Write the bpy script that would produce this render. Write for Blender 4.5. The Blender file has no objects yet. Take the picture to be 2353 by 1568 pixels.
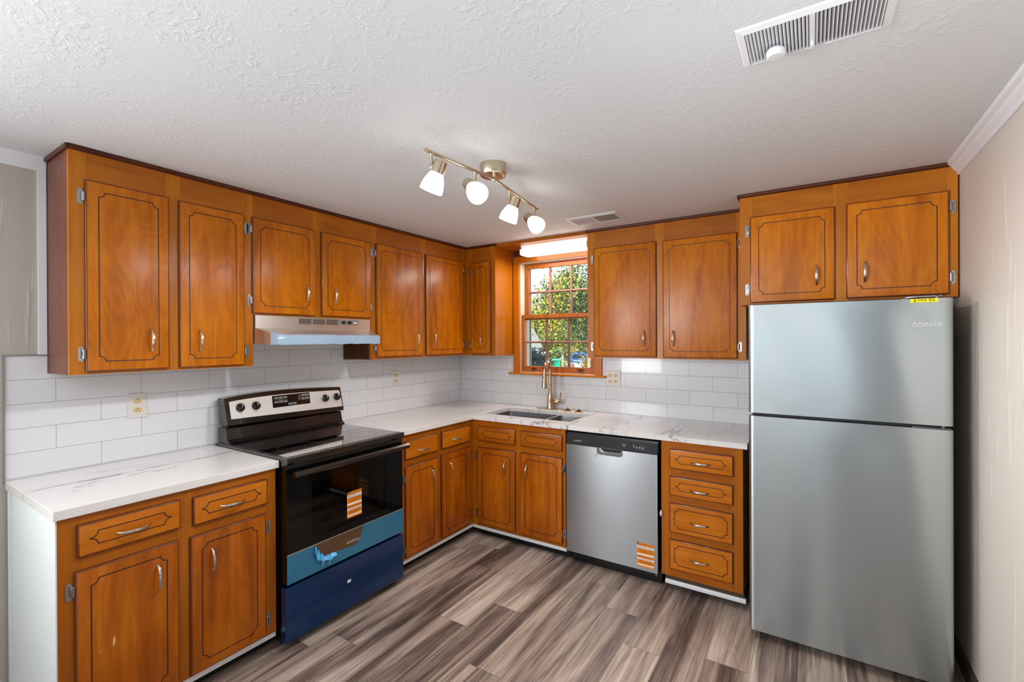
import bpy, bmesh, math, random
import numpy as np
from mathutils import Vector, Matrix

S = bpy.context.scene
COL = S.collection
PI = math.pi

# ------------------------------------------------------------------ camera
IMW, IMH, FPX = 2353, 1568, 1068.05
CAM = Vector((2.7964, -3.4351, 1.4807))
YAW, PIT, ROL = .5731, -.0021, -.0047
FW = Vector((-math.sin(YAW)*math.cos(PIT), math.cos(YAW)*math.cos(PIT), math.sin(PIT)))
_r = Vector((math.cos(YAW), math.sin(YAW), 0)); _u = _r.cross(FW)
RT = math.cos(ROL)*_r + math.sin(ROL)*_u
UP = -math.sin(ROL)*_r + math.cos(ROL)*_u
cd = bpy.data.cameras.new('camera'); cam = bpy.data.objects.new('camera', cd); COL.objects.link(cam)
cd.sensor_width = 36; cd.sensor_fit = 'HORIZONTAL'; cd.lens = FPX/IMW*36; cd.clip_start = .02; cd.clip_end = 300
M = Matrix((RT, UP, -FW)).transposed().to_4x4(); M.translation = CAM
cam.matrix_world = M
S.camera = cam

# ------------------------------------------------------------------ view, world, sun, added fill lights
S.view_settings.view_transform = 'Standard'; S.view_settings.look = 'None'
S.view_settings.gamma = 1; S.view_settings.use_curve_mapping = False
S.view_settings.exposure = 0.52
w = bpy.data.worlds.new('sky'); S.world = w; w.use_nodes = True
nt = w.node_tree; bg = nt.nodes['Background']
bg.inputs[0].default_value = (.80, .88, 1, 1); bg.inputs[1].default_value = 1.3

def lamp(name, kind, loc, energy, color=(1, 1, 1), aim=None, **kw):
    l = bpy.data.lights.new(name, kind); l.energy = energy; l.color = color
    for k, v in kw.items(): setattr(l, k, v)
    o = bpy.data.objects.new(name, l); COL.objects.link(o); o.location = loc
    if aim is not None:
        o.rotation_euler = (Vector(aim)-Vector(loc)).to_track_quat('-Z', 'Y').to_euler()
    return o
lamp('sun', 'SUN', (10, -10, 20), 7, (1, .95, .84), aim=(10-.75, -10+.62, 20-.75), angle=.01)
# added fill lights at made-up openings of the unseen room behind the camera
lamp('rear_fill_left', 'AREA', (1.1, -6.95, 1.25), 6.6, (.94, .97, 1), aim=(1.1, 0, 1.25), shape='RECTANGLE', size=1.75, size_y=2.0)
lamp('rear_fill_right', 'AREA', (2.82, -6.95, 1.2), 3.3, (.94, .97, 1), aim=(2.82, 0, 1.2), shape='RECTANGLE', size=.9, size_y=2.1)
lamp('side_fill', 'AREA', (.03, -5.6, 1.4), 185, (.90, .96, 1), aim=(3, -5.6, 1.4), shape='RECTANGLE', size=2.5, size_y=1.5)
# added upward fill to brighten the ceiling, out of view behind the camera
lamp('rear_up_fill', 'AREA', (3.3, -6.1, .25), 44, (.88, .94, 1), aim=(3.3, -6.09, 3), shape='RECTANGLE', size=4.2, size_y=1.6)

lamp('hall_up_fill', 'AREA', (4.6, -3.2, .3), 32, (.90, .95, 1), aim=(4.6, -3.19, 3), shape='RECTANGLE', size=1.3, size_y=1.3)  # added upward fill in the unseen hall, for the far ceiling

# ------------------------------------------------------------------ materials
def newmat(name):
    m = bpy.data.materials.new(name); m.use_nodes = True
    t = m.node_tree; t.nodes.clear()
    out = t.nodes.new('ShaderNodeOutputMaterial'); b = t.nodes.new('ShaderNodeBsdfPrincipled')
    t.links.new(b.outputs[0], out.inputs[0])
    return m, t, b
def N(t, kind, **kw):
    n = t.nodes.new(kind)
    for k, v in kw.items(): setattr(n, k, v)
    return n
def srgb(r, g, b):
    f = lambda c: (c/255/12.92) if c/255 <= .04045 else ((c/255+.055)/1.055)**2.4
    return (f(r), f(g), f(b), 1)
def plain(name, col, rough=.5, metal=0, coat=0, spec=.5, bump=None, **kw):
    m, t, b = newmat(name)
    b.inputs['Base Color'].default_value = col; b.inputs['Roughness'].default_value = rough
    b.inputs['Metallic'].default_value = metal; b.inputs['Coat Weight'].default_value = coat
    b.inputs['Specular IOR Level'].default_value = spec
    # faint procedural unevenness of the finish
    tc = N(t, 'ShaderNodeTexCoord'); n = N(t, 'ShaderNodeTexNoise'); n.inputs['Scale'].default_value = kw.get('nscale', 14); n.inputs['Detail'].default_value = 3
    t.links.new(tc.outputs['Object'], n.inputs['Vector'])
    mr = N(t, 'ShaderNodeMapRange'); mr.inputs[3].default_value = max(0, rough-.05*kw.get('rv', 1)); mr.inputs[4].default_value = rough+.05*kw.get('rv', 1)
    t.links.new(n.outputs[0], mr.inputs[0]); t.links.new(mr.outputs[0], b.inputs['Roughness'])
    if bump:
        bp = N(t, 'ShaderNodeBump'); bp.inputs['Strength'].default_value = bump[1]; bp.inputs['Distance'].default_value = bump[2]
        n2 = N(t, 'ShaderNodeTexNoise'); n2.inputs['Scale'].default_value = bump[0]; n2.inputs['Detail'].default_value = 4
        t.links.new(tc.outputs['Object'], n2.inputs['Vector']); t.links.new(n2.outputs[0], bp.inputs['Height']); t.links.new(bp.outputs[0], b.inputs['Normal'])
    return m
def emit(name, col, strength):
    m, t, b = newmat(name)
    b.inputs['Base Color'].default_value = (.4, .4, .4, 1)
    b.inputs['Emission Color'].default_value = col; b.inputs['Emission Strength'].default_value = strength
    return m
def mix(t, fac, a, b, mode='MIX'):
    n = N(t, 'ShaderNodeMix', data_type='RGBA', blend_type=mode)
    for i, v in ((0, fac), (6, a), (7, b)):
        if hasattr(v, 'is_output') or isinstance(v, bpy.types.NodeSocket): t.links.new(v, n.inputs[i])
        else: n.inputs[i].default_value = v
    return n.outputs[2]
def math_(t, op, a, b=None, c=None):
    n = N(t, 'ShaderNodeMath', operation=op)
    for i, v in enumerate((a, b, c)):
        if v is None: continue
        if isinstance(v, bpy.types.NodeSocket): t.links.new(v, n.inputs[i])
        else: n.inputs[i].default_value = v
    return n.outputs[0]

def wood(name, dark, midc, light, horiz=False, rough=.2, coat=.38, grain=1.0, blotch=1.0):
    m, t, b = newmat(name)
    tc = N(t, 'ShaderNodeTexCoord'); oi = N(t, 'ShaderNodeObjectInfo')
    ad = N(t, 'ShaderNodeVectorMath', operation='ADD')
    sc = N(t, 'ShaderNodeVectorMath', operation='SCALE'); sc.inputs['Scale'].default_value = 37
    cmb = N(t, 'ShaderNodeCombineXYZ')
    for i in range(3): t.links.new(oi.outputs['Random'], cmb.inputs[i])
    t.links.new(cmb.outputs[0], sc.inputs[0]); t.links.new(tc.outputs['Object'], ad.inputs[0]); t.links.new(sc.outputs[0], ad.inputs[1])
    def stretched(s, detail, dist=0, rgh=.5):
        mp = N(t, 'ShaderNodeMapping')
        mp.inputs['Scale'].default_value = (s[1], s[1], s[0]) if horiz else (s[0], s[0], s[1])
        t.links.new(ad.outputs[0], mp.inputs['Vector'])
        n = N(t, 'ShaderNodeTexNoise'); n.inputs['Scale'].default_value = 1; n.inputs['Detail'].default_value = detail
        n.inputs['Distortion'].default_value = dist; n.inputs['Roughness'].default_value = rgh
        t.links.new(mp.outputs[0], n.inputs['Vector']); return n.outputs[0]
    big = stretched((4.6, 1.5), 2.5, .7)          # flame figure of the veneer
    rings = math_(t, 'SINE', math_(t, 'MULTIPLY', big, 75))
    fine = stretched((160, 4), 3, 0, .6)
    streak = stretched((9, .9), 4, 1.6, .6)
    blot = stretched((3.5, 2.5), 2, .2)
    r1 = N(t, 'ShaderNodeValToRGB'); e = r1.color_ramp.elements
    e[0].position = .3; e[0].color = dark; e[1].position = .72; e[1].color = light
    k = r1.color_ramp.elements.new(.5); k.color = midc
    v = math_(t, 'ADD', math_(t, 'MULTIPLY', streak, .62*blotch), math_(t, 'MULTIPLY', blot, .38*blotch))
    v = math_(t, 'ADD', v, .5*(1-blotch))
    v = math_(t, 'ADD', v, math_(t, 'MULTIPLY', rings, .026*grain))
    v = math_(t, 'ADD', v, math_(t, 'MULTIPLY', math_(t, 'SUBTRACT', fine, .5), .14*grain))
    t.links.new(v, r1.inputs[0]); t.links.new(r1.outputs[0], b.inputs['Base Color'])
    b.inputs['Roughness'].default_value = rough+.12; b.inputs['Coat Weight'].default_value = coat; b.inputs['Coat Roughness'].default_value = rough+.06
    b.inputs['Specular IOR Level'].default_value = .1
    bp = N(t, 'ShaderNodeBump'); bp.inputs['Strength'].default_value = .06; bp.inputs['Distance'].default_value = .002
    t.links.new(blot, bp.inputs['Height']); t.links.new(bp.outputs[0], b.inputs['Normal']); t.links.new(bp.outputs[0], b.inputs['Coat Normal'])
    return m

W_UP = wood('honey_veneer', srgb(152, 76, 0), srgb(194, 107, 2), srgb(216, 132, 8), grain=1.3, blotch=.85)
W_FR = wood('honey_frame_upright', srgb(152, 82, 8), srgb(184, 106, 14), srgb(202, 126, 24), grain=.6, blotch=.8)
W_FH = wood('honey_frame_rail', srgb(140, 72, 8), srgb(172, 96, 12), srgb(194, 116, 20), horiz=True, grain=.7, blotch=.8)
W_LO = wood('amber_veneer', srgb(132, 64, 6), srgb(172, 88, 8), srgb(200, 118, 18), grain=.8, blotch=1.05)
W_LF = wood('amber_frame_upright', srgb(130, 66, 10), srgb(164, 88, 12), srgb(188, 110, 18), grain=.5, blotch=.8)
W_LH = wood('amber_frame_rail', srgb(128, 64, 10), srgb(168, 90, 12), srgb(190, 112, 18), horiz=True, grain=.5, blotch=.8)
W_DR = wood('drawer_wood', srgb(156, 80, 8), srgb(192, 106, 14), srgb(210, 130, 26), horiz=True, grain=.7, blotch=.8)
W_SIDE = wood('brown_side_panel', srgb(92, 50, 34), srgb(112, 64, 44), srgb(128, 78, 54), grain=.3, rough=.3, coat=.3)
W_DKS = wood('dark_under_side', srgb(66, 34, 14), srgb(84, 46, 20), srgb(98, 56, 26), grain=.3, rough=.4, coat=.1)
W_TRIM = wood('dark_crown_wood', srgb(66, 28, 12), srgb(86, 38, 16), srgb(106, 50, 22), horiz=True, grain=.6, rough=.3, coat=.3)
W_EDGE = plain('dark_door_edge', srgb(58, 22, 8), .35, coat=.3)  # dark stain with the shade on door sides put into the colour
W_LIP = plain('door_lip', srgb(112, 50, 12), .25, coat=.4)  # stained lip, darkened to carry the shadow line round each door
W_GROOVE = plain('burnt_groove', srgb(62, 20, 8), .5)
W_WIN = wood('window_casing_wood', srgb(168, 84, 10), srgb(200, 112, 16), srgb(216, 136, 30), grain=.6)
W_SASH = wood('window_sash_wood', srgb(146, 76, 26), srgb(176, 98, 36), srgb(196, 118, 52), grain=.5)
W_MUNT = wood('muntin_wood', srgb(130, 92, 80), srgb(152, 112, 98), srgb(168, 130, 116), grain=.4, rough=.35, coat=.2)

def brushed(name, col, rough=.26, aniso=.5, lines=(2, 400), var=.06, cv=.05, upright=False, metal=1):
    m, t, b = newmat(name)
    b.inputs['Metallic'].default_value = metal; b.inputs['Anisotropic'].default_value = aniso
    if upright:                     # horizontal brushing: reflections stretch upright
        tv = N(t, 'ShaderNodeCombineXYZ'); tv.inputs[2].default_value = 1; t.links.new(tv.outputs[0], b.inputs['Tangent'])
    tc = N(t, 'ShaderNodeTexCoord'); mp = N(t, 'ShaderNodeMapping')
    mp.inputs['Scale'].default_value = (lines[0], lines[0], lines[1])
    t.links.new(tc.outputs['Object'], mp.inputs['Vector'])
    n = N(t, 'ShaderNodeTexNoise'); n.inputs['Scale'].default_value = 1; n.inputs['Detail'].default_value = 4
    t.links.new(mp.outputs[0], n.inputs['Vector'])
    mr = N(t, 'ShaderNodeMapRange'); mr.inputs[3].default_value = rough-var; mr.inputs[4].default_value = rough+var
    t.links.new(n.outputs[0], mr.inputs[0]); t.links.new(mr.outputs[0], b.inputs['Roughness'])
    c = mix(t, n.outputs[0], tuple(x*(1-cv) for x in col[:3])+(1,), tuple(min(1, x*(1+cv)) for x in col[:3])+(1,))
    t.links.new(c, b.inputs['Base Color'])
    return m
STEEL = brushed('stainless_steel', srgb(166, 168, 170), .31, .85, lines=(2, 500), var=.012, cv=.02, upright=True)
STEEL_F = brushed('stainless_door', srgb(184, 194, 197), .29, .92, lines=(2, 500), var=.004, cv=.01, upright=True)
NICKEL = brushed('brushed_nickel', srgb(205, 190, 165), .28, .2, lines=(40, 300), var=.01, cv=.01)
NICKEL_H = brushed('satin_nickel_handle', srgb(205, 200, 194), .25, .2, lines=(60, 200))
CHROME = plain('chrome', srgb(168, 166, 164), .2, 1)
BRONZE = brushed('champagne_bronze', srgb(200, 174, 142), .22, .1, lines=(20, 60), var=.01, cv=.01)
BRASS = plain('brass_ring', srgb(206, 168, 100), .25, 1)
BLACK = plain('black_enamel', srgb(14, 14, 15), .22, coat=.5)
BLACKM = plain('black_plastic', srgb(20, 20, 22), .42)
BLKGLASS = plain('black_ceran_glass', srgb(7, 7, 8), .07, coat=1.0, rv=.3)
DKSTEEL = brushed('black_stainless', srgb(92, 84, 80), .22, .4)
WHITE = plain('white_paint', srgb(226, 227, 230), .45)
WHITEG = plain('white_gloss_trim', srgb(232, 233, 236), .3)
WPANEL = plain('white_painted_panel', srgb(226, 230, 228), .5, bump=(30, .08, .003))
GREYTRIM = plain('grey_metal_edge', srgb(150, 148, 146), .4, .6)
IVORY = plain('ivory_receptacle', srgb(222, 200, 140), .35)
PLATE = plain('outlet_plate', srgb(226, 220, 214), .3)
SLOT = plain('dark_slot', srgb(25, 20, 16), .6)
FRSIDE = plain('fridge_side', srgb(78, 76, 76), .45)
GASKET = plain('black_gasket', srgb(22, 22, 23), .5)
YELLOW = plain('yellow_tag', srgb(250, 232, 10), .5)
ORANGE = plain('orange_label', srgb(246, 140, 12), .45)
LBLWHITE = plain('label_white', srgb(236, 236, 238), .45)
INK = plain('label_ink', srgb(30, 22, 20), .6)
INKB = plain('faded_ink', srgb(120, 66, 14), .6)
SILVERTXT = plain('silver_lettering', srgb(226, 228, 228), .3, .3)
SCREENTXT = plain('panel_print', srgb(190, 188, 184), .5)
GREYPRINT = plain('grey_print', srgb(120, 116, 110), .6)
ALU = brushed('aluminium_grille', srgb(208, 206, 202), .35, .3)
def film(name, c1, c2, rough, metal):
    m, t, b = newmat(name)
    tc = N(t, 'ShaderNodeTexCoord'); n = N(t, 'ShaderNodeTexNoise'); n.inputs['Scale'].default_value = 3.5; n.inputs['Detail'].default_value = 3
    t.links.new(tc.outputs['Object'], n.inputs['Vector'])
    t.links.new(mix(t, n.outputs[0], c1, c2), b.inputs['Base Color'])
    b.inputs['Metallic'].default_value = metal; b.inputs['Roughness'].default_value = rough; b.inputs['Coat Weight'].default_value = .6; b.inputs['Coat Roughness'].default_value = .12
    return m
FILM_D = film('dark_blue_film', srgb(0, 46, 96), srgb(2, 66, 126), .28, .6)
FILM_L = film('light_blue_film', srgb(44, 128, 170), srgb(64, 144, 182), .32, .45)
FILM_P = film('peeled_blue_film', srgb(30, 160, 226), srgb(120, 206, 246), .25, .0)
FILM_H = film('pale_blue_film', srgb(140, 172, 196), srgb(178, 202, 220), .25, .15)

def ceiling_mat():
    m, t, b = newmat('stomped_ceiling_paint')
    b.inputs['Base Color'].default_value = srgb(224, 227, 230); b.inputs['Roughness'].default_value = .6
    tc = N(t, 'ShaderNodeTexCoord')
    n0 = N(t, 'ShaderNodeTexNoise'); n0.inputs['Scale'].default_value = 5; n0.inputs['Detail'].default_value = 2
    t.links.new(tc.outputs['Object'], n0.inputs['Vector'])
    ad = N(t, 'ShaderNodeVectorMath', operation='MULTIPLY_ADD')
    t.links.new(n0.outputs[1], ad.inputs[0]); ad.inputs[1].default_value = (.12, .12, .12); t.links.new(tc.outputs['Object'], ad.inputs[2])
    n1 = N(t, 'ShaderNodeTexNoise'); n1.inputs['Scale'].default_value = 44; n1.inputs['Detail'].default_value = 3; n1.inputs['Distortion'].default_value = .55
    t.links.new(ad.outputs[0], n1.inputs['Vector'])
    n2 = N(t, 'ShaderNodeTexNoise'); n2.inputs['Scale'].default_value = 95; n2.inputs['Detail'].default_value = 3; n2.inputs['Distortion'].default_value = .6
    t.links.new(ad.outputs[0], n2.inputs['Vector'])
    r = N(t, 'ShaderNodeValToRGB'); r.color_ramp.elements[0].position = .5; r.color_ramp.elements[1].position = .62
    t.links.new(n1.outputs[0], r.inputs[0])
    pm = N(t, 'ShaderNodeTexNoise'); pm.inputs['Scale'].default_value = 3.2; pm.inputs['Detail'].default_value = 3; t.links.new(tc.outputs['Object'], pm.inputs['Vector'])
    pr = N(t, 'ShaderNodeMapRange'); pr.inputs[1].default_value = .42; pr.inputs[2].default_value = .62; pr.inputs[3].default_value = .12; pr.inputs[4].default_value = 1; t.links.new(pm.outputs[0], pr.inputs[0])
    h = math_(t, 'MULTIPLY', math_(t, 'ADD', r.outputs[0], math_(t, 'MULTIPLY', n2.outputs[0], .6)), pr.outputs[0])
    bp = N(t, 'ShaderNodeBump'); bp.inputs['Strength'].default_value = .19; bp.inputs['Distance'].default_value = .005
    t.links.new(h, bp.inputs['Height']); t.links.new(bp.outputs[0], b.inputs['Normal'])
    return m
CEIL = ceiling_mat()

def wallpaper(name, col, col2):
    m, t, b = newmat(name)
    tc = N(t, 'ShaderNodeTexCoord'); mp = N(t, 'ShaderNodeMapping'); mp.inputs['Scale'].default_value = (22, 22, 2.2)
    t.links.new(tc.outputs['Object'], mp.inputs['Vector'])
    n = N(t, 'ShaderNodeTexNoise'); n.inputs['Scale'].default_value = 1; n.inputs['Detail'].default_value = 3; n.inputs['Distortion'].default_value = .4
    t.links.new(mp.outputs[0], n.inputs['Vector'])
    r = N(t, 'ShaderNodeValToRGB'); r.color_ramp.elements[0].position = .60; r.color_ramp.elements[1].position = .68
    t.links.new(n.outputs[0], r.inputs[0])
    t.links.new(mix(t, r.outputs[0], col, col2), b.inputs['Base Color'])
    b.inputs['Roughness'].default_value = .55
    bp = N(t, 'ShaderNodeBump'); bp.inputs['Strength'].default_value = .35; bp.inputs['Distance'].default_value = .004
    t.links.new(r.outputs[0], bp.inputs['Height']); t.links.new(bp.outputs[0], b.inputs['Normal'])
    return m
WALL_R = wallpaper('beige_brushed_wall', srgb(212, 202, 190), srgb(218, 209, 199))
WALL_L = wallpaper('shaded_beige_wall', srgb(186, 178, 168), srgb(194, 187, 178))  # beige like the right wall, its shade put into the greyer colour

def tile_mat(name, axis, off):
    m, t, b = newmat(name)
    tc = N(t, 'ShaderNodeTexCoord'); sp = N(t, 'ShaderNodeSeparateXYZ'); t.links.new(tc.outputs['Object'], sp.inputs[0])
    cb = N(t, 'ShaderNodeCombineXYZ')
    t.links.new(math_(t, 'SUBTRACT', sp.outputs[axis], off), cb.inputs[0]); t.links.new(math_(t, 'SUBTRACT', sp.outputs[2], .9135), cb.inputs[1])
    br = N(t, 'ShaderNodeTexBrick'); br.offset = .5; br.squash = 1
    br.inputs['Scale'].default_value = 1; br.inputs['Mortar Size'].default_value = .0012; br.inputs['Mortar Smooth'].default_value = .2
    br.inputs['Brick Width'].default_value = .309; br.inputs['Row Height'].default_value = .1022
    br.inputs['Color1'].default_value = srgb(230, 230, 232); br.inputs['Color2'].default_value = srgb(226, 226, 228); br.inputs['Mortar'].default_value = srgb(168, 170, 168)
    t.links.new(cb.outputs[0], br.inputs['Vector']); t.links.new(br.outputs[0], b.inputs['Base Color'])
    b.inputs['Roughness'].default_value = .22; b.inputs['Coat Weight'].default_value = .3
    bp = N(t, 'ShaderNodeBump'); bp.invert = True; bp.inputs['Strength'].default_value = .6; bp.inputs['Distance'].default_value = .002
    t.links.new(br.outputs[1], bp.inputs['Height']); t.links.new(bp.outputs[0], b.inputs['Normal'])
    return m

def marble():
    m, t, b = newmat('white_veined_quartz')
    tc = N(t, 'ShaderNodeTexCoord')
    mp = N(t, 'ShaderNodeMapping'); mp.inputs['Rotation'].default_value = (0, 0, math.radians(24)); mp.inputs['Location'].default_value = (.37, .1, 0)
    mp.inputs['Scale'].default_value = (1.9, .42, 1)
    t.links.new(tc.outputs['Object'], mp.inputs['Vector'])
    def band(n, lo, wdt):
        d = math_(t, 'ABSOLUTE', math_(t, 'SUBTRACT', n, lo))
        mr = N(t, 'ShaderNodeMapRange'); mr.inputs[1].default_value = 0; mr.inputs[2].default_value = wdt; mr.inputs[3].default_value = 1; mr.inputs[4].default_value = 0
        t.links.new(d, mr.inputs[0]); return mr.outputs[0]
    def field(scale, det, dist, seed, rgh=.62):
        n = N(t, 'ShaderNodeTexNoise', noise_dimensions='4D'); n.inputs['W'].default_value = seed
        n.inputs['Scale'].default_value = scale; n.inputs['Detail'].default_value = det; n.inputs['Distortion'].default_value = dist; n.inputs['Roughness'].default_value = rgh
        t.links.new(mp.outputs[0], n.inputs['Vector']); return n.outputs[0]
    n1 = field(1.3, 6, .3, 2.1, .56); n2 = field(1.9, 5, .4, 7.7, .55)
    msk = field(1.5, 2, .2, 4.4)
    mk = N(t, 'ShaderNodeMapRange'); mk.inputs[1].default_value = .49; mk.inputs[2].default_value = .62; t.links.new(msk, mk.inputs[0])
    f = math_(t, 'MULTIPLY', math_(t, 'MAXIMUM', math_(t, 'MULTIPLY', band(n1, .5, .011), .9), math_(t, 'MULTIPLY', band(n2, .55, .007), .6)), mk.outputs[0])
    f2 = math_(t, 'MULTIPLY', math_(t, 'MULTIPLY', band(n1, .5, .05), .09), mk.outputs[0])
    c = mix(t, f2, srgb(231, 227, 223), srgb(160, 156, 152)); c = mix(t, f, c, srgb(108, 106, 105))
    t.links.new(c, b.inputs['Base Color']); b.inputs['Roughness'].default_value = .22; b.inputs['Coat Weight'].default_value = .25
    return m
MARBLE = marble()

def floor_mat():
    m, t, b = newmat('grey_brown_vinyl_plank')
    tc = N(t, 'ShaderNodeTexCoord'); at = N(t, 'ShaderNodeAttribute', attribute_name='plank')
    cb = N(t, 'ShaderNodeCombineXYZ'); t.links.new(math_(t, 'MULTIPLY', at.outputs['Fac'], 31), cb.inputs[0]); t.links.new(math_(t, 'MULTIPLY', at.outputs['Fac'], 57), cb.inputs[1]); t.links.new(math_(t, 'MULTIPLY', at.outputs['Fac'], 17), cb.inputs[2])
    ad = N(t, 'ShaderNodeVectorMath', operation='ADD'); t.links.new(tc.outputs['Object'], ad.inputs[0]); t.links.new(cb.outputs[0], ad.inputs[1])
    def ns(sx, sy, det, dist, rgh=.55):
        mp = N(t, 'ShaderNodeMapping'); mp.inputs['Scale'].default_value = (sx, sy, 1); t.links.new(ad.outputs[0], mp.inputs['Vector'])
        n = N(t, 'ShaderNodeTexNoise'); n.inputs['Scale'].default_value = 1; n.inputs['Detail'].default_value = det; n.inputs['Distortion'].default_value = dist; n.inputs['Roughness'].default_value = rgh
        t.links.new(mp.outputs[0], n.inputs['Vector']); return n.outputs[0]
    a = ns(9, .55, 4, .8); f = ns(120, 3, 4, .3); l = ns(7, 1.3, 2, .3); c1 = ns(34, 1.4, 3, .9)
    tone = math_(t, 'MULTIPLY', math_(t, 'SUBTRACT', at.outputs['Fac'], .5), .22)
    rings = math_(t, 'SINE', math_(t, 'MULTIPLY', l, 60))
    v = math_(t, 'ADD', math_(t, 'ADD', math_(t, 'SUBTRACT', math_(t, 'MULTIPLY', a, 1.2), .205), math_(t, 'MULTIPLY', math_(t, 'SUBTRACT', f, .5), .44)), math_(t, 'ADD', tone, .06))
    v = math_(t, 'ADD', v, math_(t, 'MULTIPLY', rings, .018))
    v = math_(t, 'ADD', v, math_(t, 'MULTIPLY', math_(t, 'SUBTRACT', c1, .5), .3))
    r = N(t, 'ShaderNodeValToRGB'); e = r.color_ramp.elements
    e[0].position = .2; e[0].color = srgb(70, 57, 52); e[1].position = .80; e[1].color = srgb(212, 196, 177)
    for p, cc in ((.34, srgb(102, 86, 77)), (.46, srgb(141, 122, 110)), (.62, srgb(176, 157, 142))):
        k = e.new(p); k.color = cc
    t.links.new(v, r.inputs[0]); t.links.new(r.outputs[0], b.inputs['Base Color'])
    b.inputs['Roughness'].default_value = .42; b.inputs['Specular IOR Level'].default_value = .4
    bp = N(t, 'ShaderNodeBump'); bp.inputs['Strength'].default_value = .1; bp.inputs['Distance'].default_value = .002
    t.links.new(f, bp.inputs['Height']); t.links.new(bp.outputs[0], b.inputs['Normal'])
    return m
FLOORM = floor_mat()
SEAM = plain('plank_seam', srgb(70, 58, 52), .6)

def glass(name, tint, gloss):
    m = bpy.data.materials.new(name); m.use_nodes = True; t = m.node_tree; t.nodes.clear()
    out = N(t, 'ShaderNodeOutputMaterial'); tr = N(t, 'ShaderNodeBsdfTransparent'); gl = N(t, 'ShaderNodeBsdfGlossy'); mx = N(t, 'ShaderNodeMixShader')
    fr = N(t, 'ShaderNodeFresnel'); fr.inputs[0].default_value = 1.5
    tr.inputs[0].default_value = tint; gl.inputs['Roughness'].default_value = .02
    t.links.new(math_(t, 'MULTIPLY', fr.outputs[0], gloss), mx.inputs[0]); t.links.new(tr.outputs[0], mx.inputs[1]); t.links.new(gl.outputs[0], mx.inputs[2]); t.links.new(mx.outputs[0], out.inputs[0])
    return m
PANE = glass('window_glass', (.96, .98, .98, 1), .8)
OVENGLASS = glass('oven_window_glass', (.30, .285, .27, 1), .7)
CLEARPLASTIC = plain('cloudy_plastic', srgb(206, 196, 190), .25)
CHIPWOOD = plain('bare_wood_chip', srgb(232, 186, 130), .6)
SHADE = emit('lit_opal_glass', (1, .95, .88, 1), 3.2)
SHADE_IN = emit('lit_opal_glass_inside', (1, .95, .88, 1), .52)
TUBE = emit('lit_fluorescent_diffuser', (1, .95, .87, 1), 2.6)
LINER = plain('white_jamb_liner', srgb(222, 214, 200), .4)

# ------------------------------------------------------------------ mesh builder
LEFT = lambda u, n, z: (n, u, z)         # run along the left wall: u = +y, outward = +x
BACK = lambda u, n, z: (u, -n, z)        # run along the back wall: u = +x, outward = -y
XYZ = lambda x, y, z: (x, y, z)
WO = {}                                   # world origin of every empty / parent

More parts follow.
